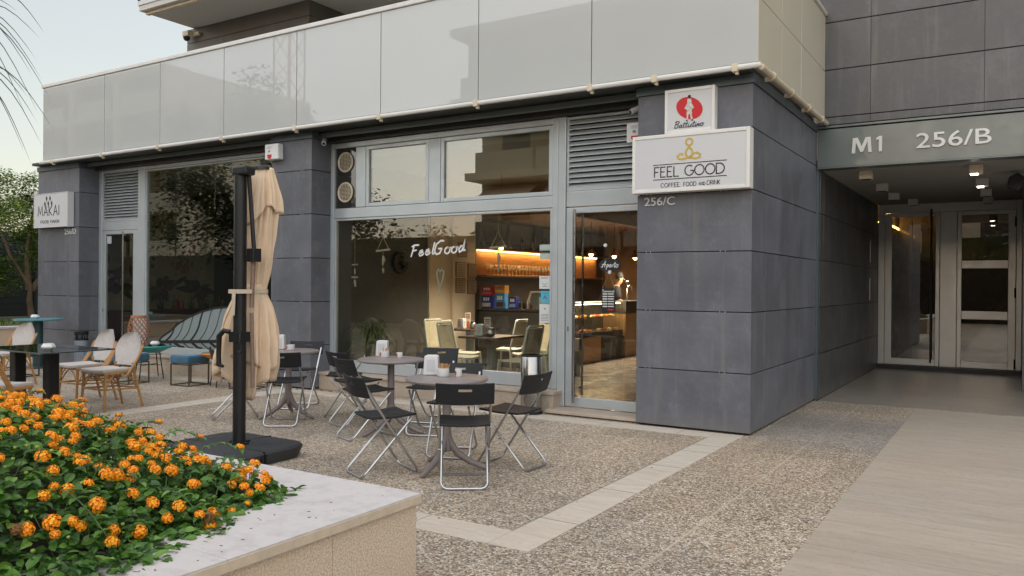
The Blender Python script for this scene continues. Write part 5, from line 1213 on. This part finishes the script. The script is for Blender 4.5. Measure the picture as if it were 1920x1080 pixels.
for a, b in zip(xs[:-1], xs[1:]): m.box(b+e,a-e,-5.30,-5.265,0,.44)
m.build('wall_facing', [HAM, M['capstone']], t, bevel=.004)
m = MB()
for a, b in zip([-5.25,-6.45,-7.65,-8.85,-12][:-1], [-6.45,-7.65,-8.85,-12]): m.box(-.72,-.22,b+e,a-e,.445,.50)
for a, b in zip([-.72,-1.9,-3.1,-4.3,-5.5], [-1.9,-3.1,-4.3,-5.5,-9]): m.box(b+e,a-e,-5.72,-5.25,.445,.50)
m.box(-.221,-.2165,-12,-5.255,.449,.492,1); m.build('cap', [CAPM, simple('sawn_stone_edge', (.60,.50,.38), .85, 0, .12, 14, .4, 90)], t, bevel=.005)
m = MB(); m.box(-9,-.67,-12,-5.67,.2,.46); m.build('soil', simple('soil', (.035,.025,.018), .95, 0, .3, 12, .5, 40), t)

def leafmat(name, stops, trans=.3):
    m = NT(name); g_ = m.n('ShaderNodeNewGeometry'); c = m.ramp(g_.outputs['Random Per Island'], stops); m.col(c); m.rough(.42)
    tr = m.n('ShaderNodeBsdfTranslucent'); m.l(m.mix(1.0, c, (1.2,1.35,.5), 'MULTIPLY'), tr.inputs[0]); mx = m.n('ShaderNodeMixShader'); mx.inputs[0].default_value = trans
    m.l(m.b.outputs[0], mx.inputs[1]); m.l(tr.outputs[0], mx.inputs[2]); m.l(mx.outputs[0], m.out.inputs[0]); return m.mat
LM = leafmat('lantana_leaf', [(0,(.02,.065,.010)),(.4,(.05,.135,.02)),(.8,(.10,.23,.032)),(1,(.18,.33,.055))], .25)
rg = random.Random(21)
def n2(x, y): return .5*sin(x*5.1+y*2.3)+.3*sin(x*9.7-y*7.1+1.3)+.2*sin(x*17+y*13+.4)
def edge(x, y):
    xr = -.60+.05*sin(y*6.1)+.03*sin(y*15+1)+.14*min(1, max(0, (-6.1-y)/.6))-.20*min(1, max(0, (y+6.35)/.45))-.1*max(0, (-6.9-y)); yb = -5.66+.06*sin(x*7)
    return min(xr-x, yb-y)
def top(x, y):
    d = edge(x, y); dx = max(0, -.60-x); L_ = .22+.80*min(1, max(0, (y+6.7)/.9)); return .50+.47*(1-math.exp(-max(0, d+.06)/.20))*(1-math.exp(-(dx+.05)/L_))+.05*n2(x, y)*min(1, max(0, d)/.2)
def leaf(m, p, d, n, L, W):
    d = d.normalized(); s_ = d.cross(n).normalized(); n = s_.cross(d).normalized()
    P = []; 
    for u, w_, h in ((0,.0,0),(.22,.85,.05),(.5,1.0,.06),(.78,.6,.0),(1,0,-.12)):
        c = p+d*(L*u)+n*(L*h)
        if w_ == 0: P.append([c])
        else: P.append([c+s_*(W*w_/2)+n*(W*.16), c, c-s_*(W*w_/2)+n*(W*.16)])
    vs = [P[0][0]]+P[1]+P[2]+P[3]+[P[4][0]]
    m.add(vs, [(0,2,1),(0,3,2),(1,2,5,4),(2,3,6,5),(4,5,8,7),(5,6,9,8),(7,8,10),(8,9,10)])
t = thing('lantana_bush', 'large lantana bush covered in orange flower heads in the stone planter', 'bush', (0,0,0))
m = MB(); st = MB(); cnt = 0
CAMP = Vector((2.356,-8.52,1.568))
while cnt < 20000:
    x = rg.uniform(-4.6,-.42); y = rg.uniform(-8.3,-5.5)
    if edge(x, y) < -.08: continue
    dist = (Vector((x,y,.8))-CAMP).length
    if rg.random() > min(1, 3.6/dist)**1.2: continue
    q = rg.random(); tz = top(x, y); z = tz-abs(rg.gauss(0,.07))-(.0 if q < .7 else rg.uniform(0,.25))
    if z < .47: z = rg.uniform(.47, .47+max(.03, tz-.47))
    h = .03; n = Vector((-(top(x+h,y)-top(x-h,y))/(2*h), -(top(x,y+h)-top(x,y-h))/(2*h), 1)).normalized()
    a = rg.uniform(0, 2*pi); d = Vector((cos(a), sin(a), rg.uniform(-.5,.35)))+n*.25
    nn = (n+Vector((rg.gauss(0,.35), rg.gauss(0,.35), rg.gauss(0,.2)))).normalized()
    L = rg.uniform(.035,.072); leaf(m, Vector((x,y,z)), d, nn, L, L*rg.uniform(.5,.62)); cnt += 1
for k in range(260):
    x = rg.uniform(-3.6,-.6); y = rg.uniform(-7.8,-5.68); 
    if edge(x, y) < 0: continue
    z = top(x, y); a = rg.uniform(0, 6.28); st.tube([(x,y,z-.22),(x+.04*cos(a),y+.04*sin(a),z-.08),(x+.09*cos(a),y+.09*sin(a),z+.035)], [.003,.0025,.002], 5)
m.build('foliage', LM, t); st.build('stem', simple('lantana_stem', (.09,.13,.04), .6), t)['kind'] = 'stuff'
# sprays hanging past the edge over the cap
m = MB(); st = MB(); heads = []
for (bx, by, ex, ey, ez) in ((-1.25,-5.85,-1.0,-5.66,.62),(-1.15,-5.9,-.88,-5.70,.59),(-1.1,-6.0,-.80,-5.80,.55),(-1.4,-5.8,-1.25,-5.55,.66),(-2.0,-5.8,-1.9,-5.60,.74),(-2.6,-5.8,-2.7,-5.60,.80),(-.9,-6.3,-.62,-6.28,.56),(-.9,-6.8,-.55,-6.72,.57),(-1.6,-5.85,-1.5,-5.62,.70),(-3.1,-5.8,-3.2,-5.6,.82),(-1.2,-5.8,-.98,-5.76,.60)):
    P = [Vector((bx,by,top(bx,by)-.05)).lerp(Vector((ex,ey,ez)), u)+Vector((0,0,.06*sin(pi*u))) for u in [k/8 for k in range(9)]]
    st.tube(P, .0025, 5)
    for k in range(1, 9):
        for s in (-1, 1):
            a = rg.uniform(-.4,.4)+s*1.3+atan2(ey-by, ex-bx); leaf(m, P[k], Vector((cos(a), sin(a), rg.uniform(-.35,.2))), Vector((0,0,1)), rg.uniform(.035,.06), .028)
    heads.append((P[-1]+Vector((0,0,.01)), Vector((0,0,1))+(P[-1]-P[-2])*8))
m.build('foliage', LM, t); st.build('stem', simple('lantana_stem_b', (.09,.13,.04), .6), t)['kind'] = 'stuff'
OM = [simple('lantana_orange', (.95,.33,.005), .55, 0, .12, 60), simple('lantana_deep_orange', (.93,.24,.004), .55, 0, .12, 60), simple('lantana_yellow', (.95,.44,.008), .55, 0, .12, 60)]
def head_mesh(seed, R):
    r_ = random.Random(seed); m = MB(); m.lathe([(0,-.3*R),(.5*R,-.1*R),(.7*R,.15*R),(.4*R,.45*R),(0,.55*R)], n=9, mi=1)
    N = 30
    for i in range(N):
        ph = math.acos(1-1.12*(i+.5)/N); th = i*2.39996+r_.uniform(-.15,.15)
        n = Vector((sin(ph)*cos(th), sin(ph)*sin(th), cos(ph))); c = Vector((n.x*R, n.y*R, n.z*R*.62)); a = n.orthogonal().normalized(); b = n.cross(a)
        n = (n+Vector((r_.gauss(0,.15), r_.gauss(0,.15), r_.gauss(0,.15)))).normalized(); a = n.orthogonal().normalized(); b = n.cross(a); f_ = R*.32; vs = [c]; q0 = r_.uniform(0, 6)
        for k in range(10):
            rr = f_*(1.0 if k % 2 == 0 else .62); q = q0+k*pi/5; vs.append(c+a*(rr*cos(q))+b*(rr*sin(q))+n*(f_*.18))
        m.add(vs, [(0, 1+k, 1+(k+1) % 10) for k in range(10)], 2 if ph < .55 and seed % 2 else (1 if r_.random() < .2 else 0))
    return m
HV = [head_mesh(s, .027) for s in range(5)]
DEAD = [simple('withered_bloom', (.22,.10,.03), .8, 0, .4, 60)]*3
tries = 0
while len(heads) < 760 and tries < 30000:
    tries += 1; x = rg.uniform(-4.4,-.60); y = -5.60-2.1*rg.random()**.85
    if edge(x, y) < -.03: continue
    z = top(x, y)+rg.uniform(-.01,.04); h = .03; n = Vector((-(top(x+h,y)-top(x-h,y))/(2*h), -(top(x,y+h)-top(x,y-h))/(2*h), 1)).normalized(); p = Vector((x,y,z))
    if n2(x*1.3+2, y*1.3) < rg.uniform(-1.5,-.45): continue
    if min((p-q[0]).length for q in heads) < .031: continue
    heads.append((p, n+Vector((rg.gauss(0,.25)+.2, rg.gauss(0,.25)-.2, 0))))
heads.sort(key=lambda q: (q[0]-CAMP).length)
protos = {}
rest = MB()
for i, (p, n) in enumerate(heads):
    Mx = Matrix.Translation(p) @ n.normalized().to_track_quat('Z','Y').to_matrix().to_4x4() @ Matrix.Rotation(rg.uniform(0,6), 4, 'Z') @ Matrix.Scale(rg.uniform(.66,1.12), 4)
    if i < 100:
        k = 4 if i % 31 == 13 else i % 4
        if k not in protos: o = protos[k] = HV[k].build('flower_head', DEAD if k == 4 else OM, t)
        else: o = protos[k].copy(); COL.objects.link(o); o.parent = t
        o.matrix_basis = Mx
    else:
        h_ = HV[i % 4]; n0 = len(rest.v)
        for v in h_.v: q = Mx @ Vector(v); rest.v.append((q.x,q.y,q.z))
        rest.f += [tuple(a+n0 for a in f_) for f_ in h_.f]; rest.m += h_.m
o = rest.build('flower_heads', OM, t); o['kind'] = 'stuff'
m = MB()
for k in range(420):
    x = rg.uniform(-4.2,-.62); y = rg.uniform(-7.6,-5.65)
    if edge(x, y) < 0: continue
    z = top(x, y)+rg.uniform(0,.03); r = rg.uniform(.005,.010); m.lathe([(0,-r),(r*.8,-r*.6),(r,0),(r*.7,r*.6),(0,r*.8)], c=(x,y,z), n=7)
o = m.build('flower_buds', simple('lantana_bud', (.22,.30,.04), .6, 0, .35, 30), t, smooth=True); o['kind'] = 'stuff'
m = MB()
for k in range(26):
    x = rg.uniform(-.62,-.27); y = rg.uniform(-6.9,-5.35); a = rg.uniform(0,6.28); r = rg.uniform(.003,.009)
    m.prism([(x+r*cos(a),y+r*sin(a),.5006),(x+r*.5*cos(a+2),y+r*.5*sin(a+2),.5006),(x-r*cos(a),y-r*sin(a),.5006),(x+r*.5*cos(a-2),y+r*.5*sin(a-2),.5006)], (0,0,.002))
o = m.build('fallen_petals', simple('dry_petal', (.30,.13,.05), .8, 0, .5, 40)); tag(o, 'dry fallen petals scattered on the planter cap', 'petals', kind='stuff')
m = MB()
for k in range(70):
    x = rg.choice((rg.uniform(-6.4,-5.0), rg.uniform(-7.2,-6.3))); y = rg.uniform(.0,.16)-(.15 if x < -6.4 else 0)*rg.random(); a = rg.uniform(0,6.28); r = rg.uniform(.015,.035)
    m.prism([(x+r*cos(a),y+r*sin(a),.004),(x+r*.5*cos(a+1.6),y+r*.5*sin(a+1.6),.012),(x-r*cos(a),y-r*sin(a),.004),(x+r*.5*cos(a-1.6),y+r*.5*sin(a-1.6),.006)], (0,0,.003))
for k in range(60):
    x = rg.uniform(-5.5, 1.2); y = rg.uniform(-4.8, -.3); a = rg.uniform(0,6.28); r = rg.uniform(.006,.016)
    m.prism([(x+r*cos(a),y+r*sin(a),.006),(x+r*.5*cos(a+1.6),y+r*.5*sin(a+1.6),.009),(x-r*cos(a),y-r*sin(a),.006),(x+r*.5*cos(a-1.6),y+r*.5*sin(a-1.6),.007)], (0,0,.002))
o = m.build('fallen_leaves', simple('dry_leaf', (.34,.17,.07), .8, 0, .4, 30)); tag(o, 'dry brown leaves blown against the window plinth and over the paving', 'leaves', kind='stuff')

# ============================================================ palm at the left edge
t = thing('palm_tree', 'palm whose thin drooping leaf tips reach in at the upper left', 'palm', (-5.9,-6.3,.46))
m = MB(); m.tube([(0,0,0),(0.03,0,1.2),(0,.05,2.4),(.05,.05,2.9)], [.16,.14,.13,.17], 14); m.build('trunk', mat_wood('palm_trunk', (.10,.07,.045), (.22,.16,.10), (2,2,26), .9), t, smooth=True)
PL = simple('palm_leaf', (.025,.04,.02), .5, 0, .2, 6); O_ = Vector((-5.9,-6.3,.46))
def frond(hub, tips):
    m = MB(); m.tube([Vector((.05,.05,2.85)), (Vector((.05,.05,2.85))+hub-O_)/2+Vector((0,0,.15)), hub-O_], [.018,.014,.010], 6)
    for tp in tips:
        a = hub-O_; b = tp-O_; s_ = (b-a).cross(Vector((.45,-.85,.1))).normalized(); vs = []
        for k in range(9):
            u = k/8; p = a.lerp(b, u)+Vector((0,0,.16*sin(pi*u)**1.0*(b-a).length*.9)); w_ = .0065*(1-u)**.6*min(1, .4+u*5); vs += [p+s_*w_, p-s_*w_]
        m.add(vs, [(2*i, 2*i+1, 2*i+3, 2*i+2) for i in range(8)])
    m.build('frond', PL, t)
V = Vector
frond(V((-4.70,-5.5,3.62)), [V((-3.72,-5.5,3.50)),V((-3.50,-5.45,3.28)),V((-3.44,-5.5,3.10)),V((-3.38,-5.5,2.96)),V((-3.36,-5.45,2.83)),V((-3.42,-5.5,2.72)),V((-3.6,-5.5,2.75)),V((-3.5,-5.5,3.0))])
frond(V((-4.75,-5.4,3.25)), [V((-3.40,-5.4,2.62)),V((-3.55,-5.4,2.52)),V((-3.70,-5.4,2.40)),V((-3.62,-5.4,2.70)),V((-3.75,-5.4,2.9)),V((-3.8,-5.4,2.5))])
frond(V((-4.9,-5.6,2.95)), [V((-3.85,-5.6,2.15)),V((-3.95,-5.6,2.05)),V((-3.98,-5.5,2.35)),V((-4.05,-5.5,1.9)),V((-4.2,-5.6,1.7))])
frond(V((-4.85,-5.2,3.95)), [V((-3.85,-5.2,3.72)),V((-3.95,-5.2,3.85)),V((-4.1,-5.1,3.5))])
frond(V((-7.0,-6.2,3.6)), [V((-8,-6.3,3.0)),V((-8.1,-6.1,3.3)),V((-7.9,-6.0,2.7))]); frond(V((-5.9,-7.4,3.6)), [V((-5.8,-8.4,3.1)),V((-6.1,-8.4,2.9)),V((-5.6,-8.2,2.7))])

# ============================================================ trees
def foliage(m, centres, per, L, rr, rnd):
    for c, R in centres:
        for k in range(int(per*R*R)):
            v = V((rnd.gauss(0,1), rnd.gauss(0,1), rnd.gauss(0,1))).normalized()*(R*rnd.uniform(.35,1.05)); p = c+v; a = rnd.uniform(0, 6.28)
            d = V((cos(a), sin(a), rnd.uniform(-.7,.5))).normalized(); s_ = d.cross(V((rnd.gauss(0,.5), rnd.gauss(0,.5), 1))).normalized(); l_ = L*rnd.uniform(.7,1.3)
            m.add([p, p+d*l_*.5+s_*l_*.28, p+d*l_, p+d*l_*.5-s_*l_*.28], [(0,1,2,3)])
def tree(name, lab, base, stems, centres, per, L, mat, r0, seed, bark):
    t = thing(name, lab, 'tree', base); rnd = random.Random(seed)
    m = MB()
    for st_ in stems: m.tube(st_, [r0*(1-.7*i/(len(st_)-1)) for i in range(len(st_))], 8)
    m.build('trunk', bark, t, smooth=True)
    m = MB(); foliage(m, centres, per, L, 1, rnd); m.build('crown', mat, t); return t
BK = simple('smooth_bark', (.15,.10,.06), .7, 0, .25, 3); BK2 = simple('dark_bark', (.06,.045,.035), .9, 0, .3, 3)
GM = leafmat('myrtle_leaf', [(0,(.03,.07,.015)),(.5,(.085,.16,.03)),(.85,(.20,.28,.05)),(1,(.42,.40,.09))], .35)
DM = leafmat('oak_leaf', [(0,(.012,.022,.010)),(.6,(.03,.05,.018)),(1,(.07,.095,.03))], .2)
rnd = random.Random(3)
cs = [(V((rnd.gauss(0,.75), rnd.gauss(.3,.9), rnd.uniform(1.7,4.1))), rnd.uniform(.3,.55)) for _ in range(34)]+[(V((rnd.gauss(-.4,.4), rnd.gauss(-1.2,.4), rnd.uniform(.9,1.9))), .4) for _ in range(8)]+[(V((rnd.gauss(0,.5), rnd.gauss(.2,.6), rnd.uniform(4.0,4.7))), .25) for _ in range(8)]
tree('myrtle_tree', 'multi stemmed small tree with smooth brown trunks left of the far pillar', (-22.6,4.35,.42), [[V((0,0,0)),V((-.05,-.05,.6)),V((.1,-.1,1.0)),V((-.25,-.5,1.9)),V((-.5,-.7,2.8))],[V((0,0,.9)),V((.3,.35,1.6)),V((.3,.5,2.6)),V((.1,.3,3.8))],[V((.35,.5,0)),V((.30,.55,.7)),V((.35,.65,1.6)),V((.2,.7,3.0))],[V((0,-.1,.9)),V((0,-.15,2)),V((.1,0,3.4))]], cs, 3200, .085, GM, .10, 5, BK)
cs = [(V((rnd.gauss(0,1.2), rnd.gauss(0,1.4), rnd.uniform(1.6,3.6))), rnd.uniform(.5,.8)) for _ in range(16)]
tree('evergreen_tree', 'darker bushy tree at the left edge behind the smooth trunks', (-25.0,1.9,.42), [[V((0,0,0)),V((.1,0,1.5)),V((0,.1,3))]], cs, 1100, .10, DM, .12, 6, BK2)
cs = [(V((rnd.gauss(0,2.6), rnd.gauss(0,1.8), rnd.uniform(3.0,9.3))), rnd.uniform(.7,1.3)) for _ in range(44)]
cs = [(c, r) for c, r in cs if (c.x/6.0)**2+((c.z-5.8)/4.2)**2 < 1.05]
tree('oak_tree', 'large dark tree across the forecourt, seen mirrored in the balcony and restaurant glass', (-25.2,-14.2,0), [[V((0,0,0)),V((.1,0,2)),V((-.2,.1,4)),V((.2,0,6.5))],[V((0,0,2.2)),V((1.4,.2,4)),V((2.2,.1,6))],[V((0,0,2.5)),V((-1.5,-.2,4.2)),V((-2.6,0,6))]], cs, 430, .20, DM, .3, 7, BK2)
cs = [(V((rnd.gauss(0,1.6), rnd.gauss(0,1.0), rnd.uniform(1.3,3.6))), rnd.uniform(.45,.8)) for _ in range(20)]
tree('bay_tree', 'smaller dark tree across the forecourt, mirrored in the upper cafe window', (-16.4,-14.3,0), [[V((0,0,0)),V((.1,0,1.5)),V((0,.1,3))]], cs, 420, .14, DM, .14, 8, BK2)
cs = [(V((rnd.gauss(0,1.3), rnd.gauss(0,1.0), rnd.uniform(1.5,4.0))), rnd.uniform(.45,.8)) for _ in range(18)]
tree('bay_tree', 'dark tree across the forecourt, mirrored in the entrance glass', (4.5,-16,0), [[V((0,0,0)),V((.1,0,1.5)),V((0,.1,3))]], cs, 420, .14, DM, .14, 9, BK2)
# raised bed, fences, hedge
t = thing('bed_wall', 'low pale stone wall of the raised planting bed at the far left', 'wall')
m = MB(); m.box(-19.0,-18.7,-9,9,0,.40); m.build('wall_facing', HAM, t); m = MB(); m.box(-19.05,-18.66,-9,9,.402,.45); m.build('cap', CAPM, t)
m = MB(); m.box(-30,-19.06,-9,12,0,.38); struct('planting_bed', m, simple('bed_soil', (.10,.085,.05), .95, 0, .4, 1.5, .4, 30))
m = MB()
for k in range(5000):
    x = rnd.uniform(-24,-19.1); y = rnd.uniform(-1,7); a = rnd.uniform(0,6.28); h = rnd.uniform(.03,.12); m.add([(x,y,.38),(x+.02*cos(a),y+.02*sin(a),.38),(x+.03*cos(a+1),y+.03*sin(a+1),.38+h)], [(0,1,2)])
o = m.build('grass', GM); tag(o, 'short grass and ground cover in the raised bed', 'grass', kind='stuff')
FM = simple('dark_fence_slat', (.013,.02,.017), .5, 0, .2, 3)
def fence(name, lab, p0, p1, h, z0=0):
    p0, p1 = V(p0), V(p1); L = (p1-p0).length; t = thing(name, lab, 'fence', p0, atan2(p1.y-p0.y, p1.x-p0.x))
    m = MB(); k = 0; z = z0+.05
    while z < h: m.box(0, L, -.012, .012, z, z+.19); z += .205
    m.box(0, L, .014, .02, z0, h-.03, 1); m.build('slat_panel', [FM, M['black']], t)
    x = 0
    while x <= L+.01: m = MB(); m.box(x-.04, x+.04, -.07, -.0125, z0, h+.03); m.build('post', FM, t); x += 2.5
fence('slat_fence', 'tall dark horizontal slat fence behind the trees at the far left', (-26.6,-6,0), (-26.6,19,0), 3.15, .35)
fence('slat_fence', 'long dark slat fence on the far side of the forecourt behind the camera', (-45,-15.8,0), (25,-15.8,0), 2.9)
t = thing('hedge', 'orange and green hedge topping the fence across the forecourt', 'hedge', (-10,-16.6,0))
m = MB(); foliage(m, [(V((x, 0, 2.75+.1*sin(x*3))), .62) for x in [-34+.8*i for i in range(85)]], 210, .12, 1, rnd); m.build('foliage', leafmat('hedge_leaf', [(0,(.03,.05,.02)),(.5,(.08,.10,.03)),(.6,(.45,.16,.02)),(1,(.5,.10,.02))], .3), t)  # part of the leaves coloured orange
t = thing('hedge', 'green hedge top beyond the dark fence at the far left', 'hedge', (-28.2,4,0))
m = MB(); foliage(m, [(V((0, y, 2.6+.2*sin(y*2))), .7) for y in [-12+.8*i for i in range(34)]], 300, .12, 1, rnd); m.build('foliage', GM, t)
# ============================================================ buildings across the forecourt
CR = simple('cream_render', (.74,.66,.52), .8, 0, .05, 1); DKW = simple('dark_opening', (.03,.035,.04), .2, 0, 0, coat=.5)
t = thing('apartment_building', 'cream apartment block with deep balconies, mirrored in the left balcony glass', 'building', (-41.9,-22.5,0))
m = MB(); m.box(-30,0,-12,-1.8,0,14.9)
for z in (2.9,6.0,9.1,12.2,14.6): m.box(-30,.0,-1.79,.0,z,z+.38)
m.build('storeys', CR, t)
m = MB()
for x in (-.35,-5.2,-10.4,-15.8,-21): m.box(x-.25,x+.3,-1.785,-.03,0,14.6)
m.build('pillar', CR, t)
for z in (2.9,6.0,9.1,12.2):
    for x in (-5.0,-10.2,-15.5,-20.7):
        m = MB(); m.box(x+.5,x+4.2,-.10,-.06,z+.38,z+1.35); m.build('balcony_parapet', M['balc_side'], t)
        m = MB(); m.box(x+.9,x+1.9,-1.83,-1.795,z+.5,z+2.6); m.box(x+2.8,x+3.9,-1.83,-1.795,z+.5,z+2.6); m.build('window', DKW, t)
t = thing('apartment_building', 'cream building with pale awnings, mirrored in the upper cafe window', 'building', (-20.3,-22.5,0))
m = MB(); m.box(0,14.5,-12,-1.5,0,13.8)
for z in (3.3,6.6,9.9,13.2): m.box(0,14.5,-1.49,0,z,z+.35)
m.build('storeys', CR, t)
for z in (3.3,6.6,9.9):
    for i in range(4):
        x = .6+i*3.4
        m = MB(); m.box(x,x+3.2,-.06,-.03,z+.35,z+1.3); m.build('balcony_parapet', M['balc_side'], t)
        if i < 5:
            m = MB(); m.prism([(x+.2,-1.3,z-.05),(x+.2,.25,z-.9-.15*(i % 2)),(x+.2,.25,z-.93-.15*(i % 2)),(x+.2,-1.3,z-.09)], (2.8,0,0)); m.build('awning', M['canvas'], t)
        m = MB(); m.box(x+.6,x+2.2,-1.52,-1.495,z+.4,z+2.6); m.build('window', DKW, t)
t = thing('tower_crane', 'pale red lattice tower crane rising far beyond, mirrored in the balcony glass', 'crane', (-50.6,-40.4,0))
m = MB(); q = .9
for x, y in ((-q,-q),(q,-q),(q,q),(-q,q)): m.tube([(x,y,0),(x,y,34)], .09, 5)
for i in range(18):
    z = i*1.9; s = 1 if i % 2 else -1
    for (a, b) in (((-q*s,-q),(q*s,-q)),((-q*s,q),(q*s,q)),((-q,-q*s),(-q,q*s)),((q,-q*s),(q,q*s))): m.tube([(*a,z),(*b,z+1.9)], .05, 4)
m.build('mast', simple('crane_paint', (.55,.22,.14), .6), t)
m = MB(); m.tube([(-12,0,34),(38,0,34)], .35, 5); m.tube([(0,0,34),(0,0,39)], .2, 5); m.tube([(0,0,39),(30,0,34.3)], .05, 4); m.build('jib', simple('crane_paint_b', (.55,.22,.14), .6), t)

t = thing('sun_block_trees', 'low distant line of dark trees added to block the low sun, seen only in reflections', 'trees', (0,-40,0)); t['kind'] = 'stuff'  # added trees that keep the low sun off the facade
m = MB(); foliage(m, [(V((x, rnd.uniform(-3,3), rnd.uniform(3.2,4.2))), 2.4) for x in [-110+2.2*i for i in range(75)]], 26, .6, 1, rnd); m.box(-115,60,-.5,.5,0,5.2); m.build('foliage', DM, t)

t = thing('sun_block_building', 'long plain cream building added far behind the camera to block the low sun', 'building', (-12,-46,0))  # building added out of view to stop sun streaks on the facade
m = MB(); m.box(0,80,-8,0,0,9.0); m.box(-.2,80.2,-8.2,.2,9.0,9.3); m.build('wall', CR, t)
for i in range(15): m = MB(); m.box(2+i*5,4+i*5,.005,.03,5.5,7.5); m.build('window', DKW, t)
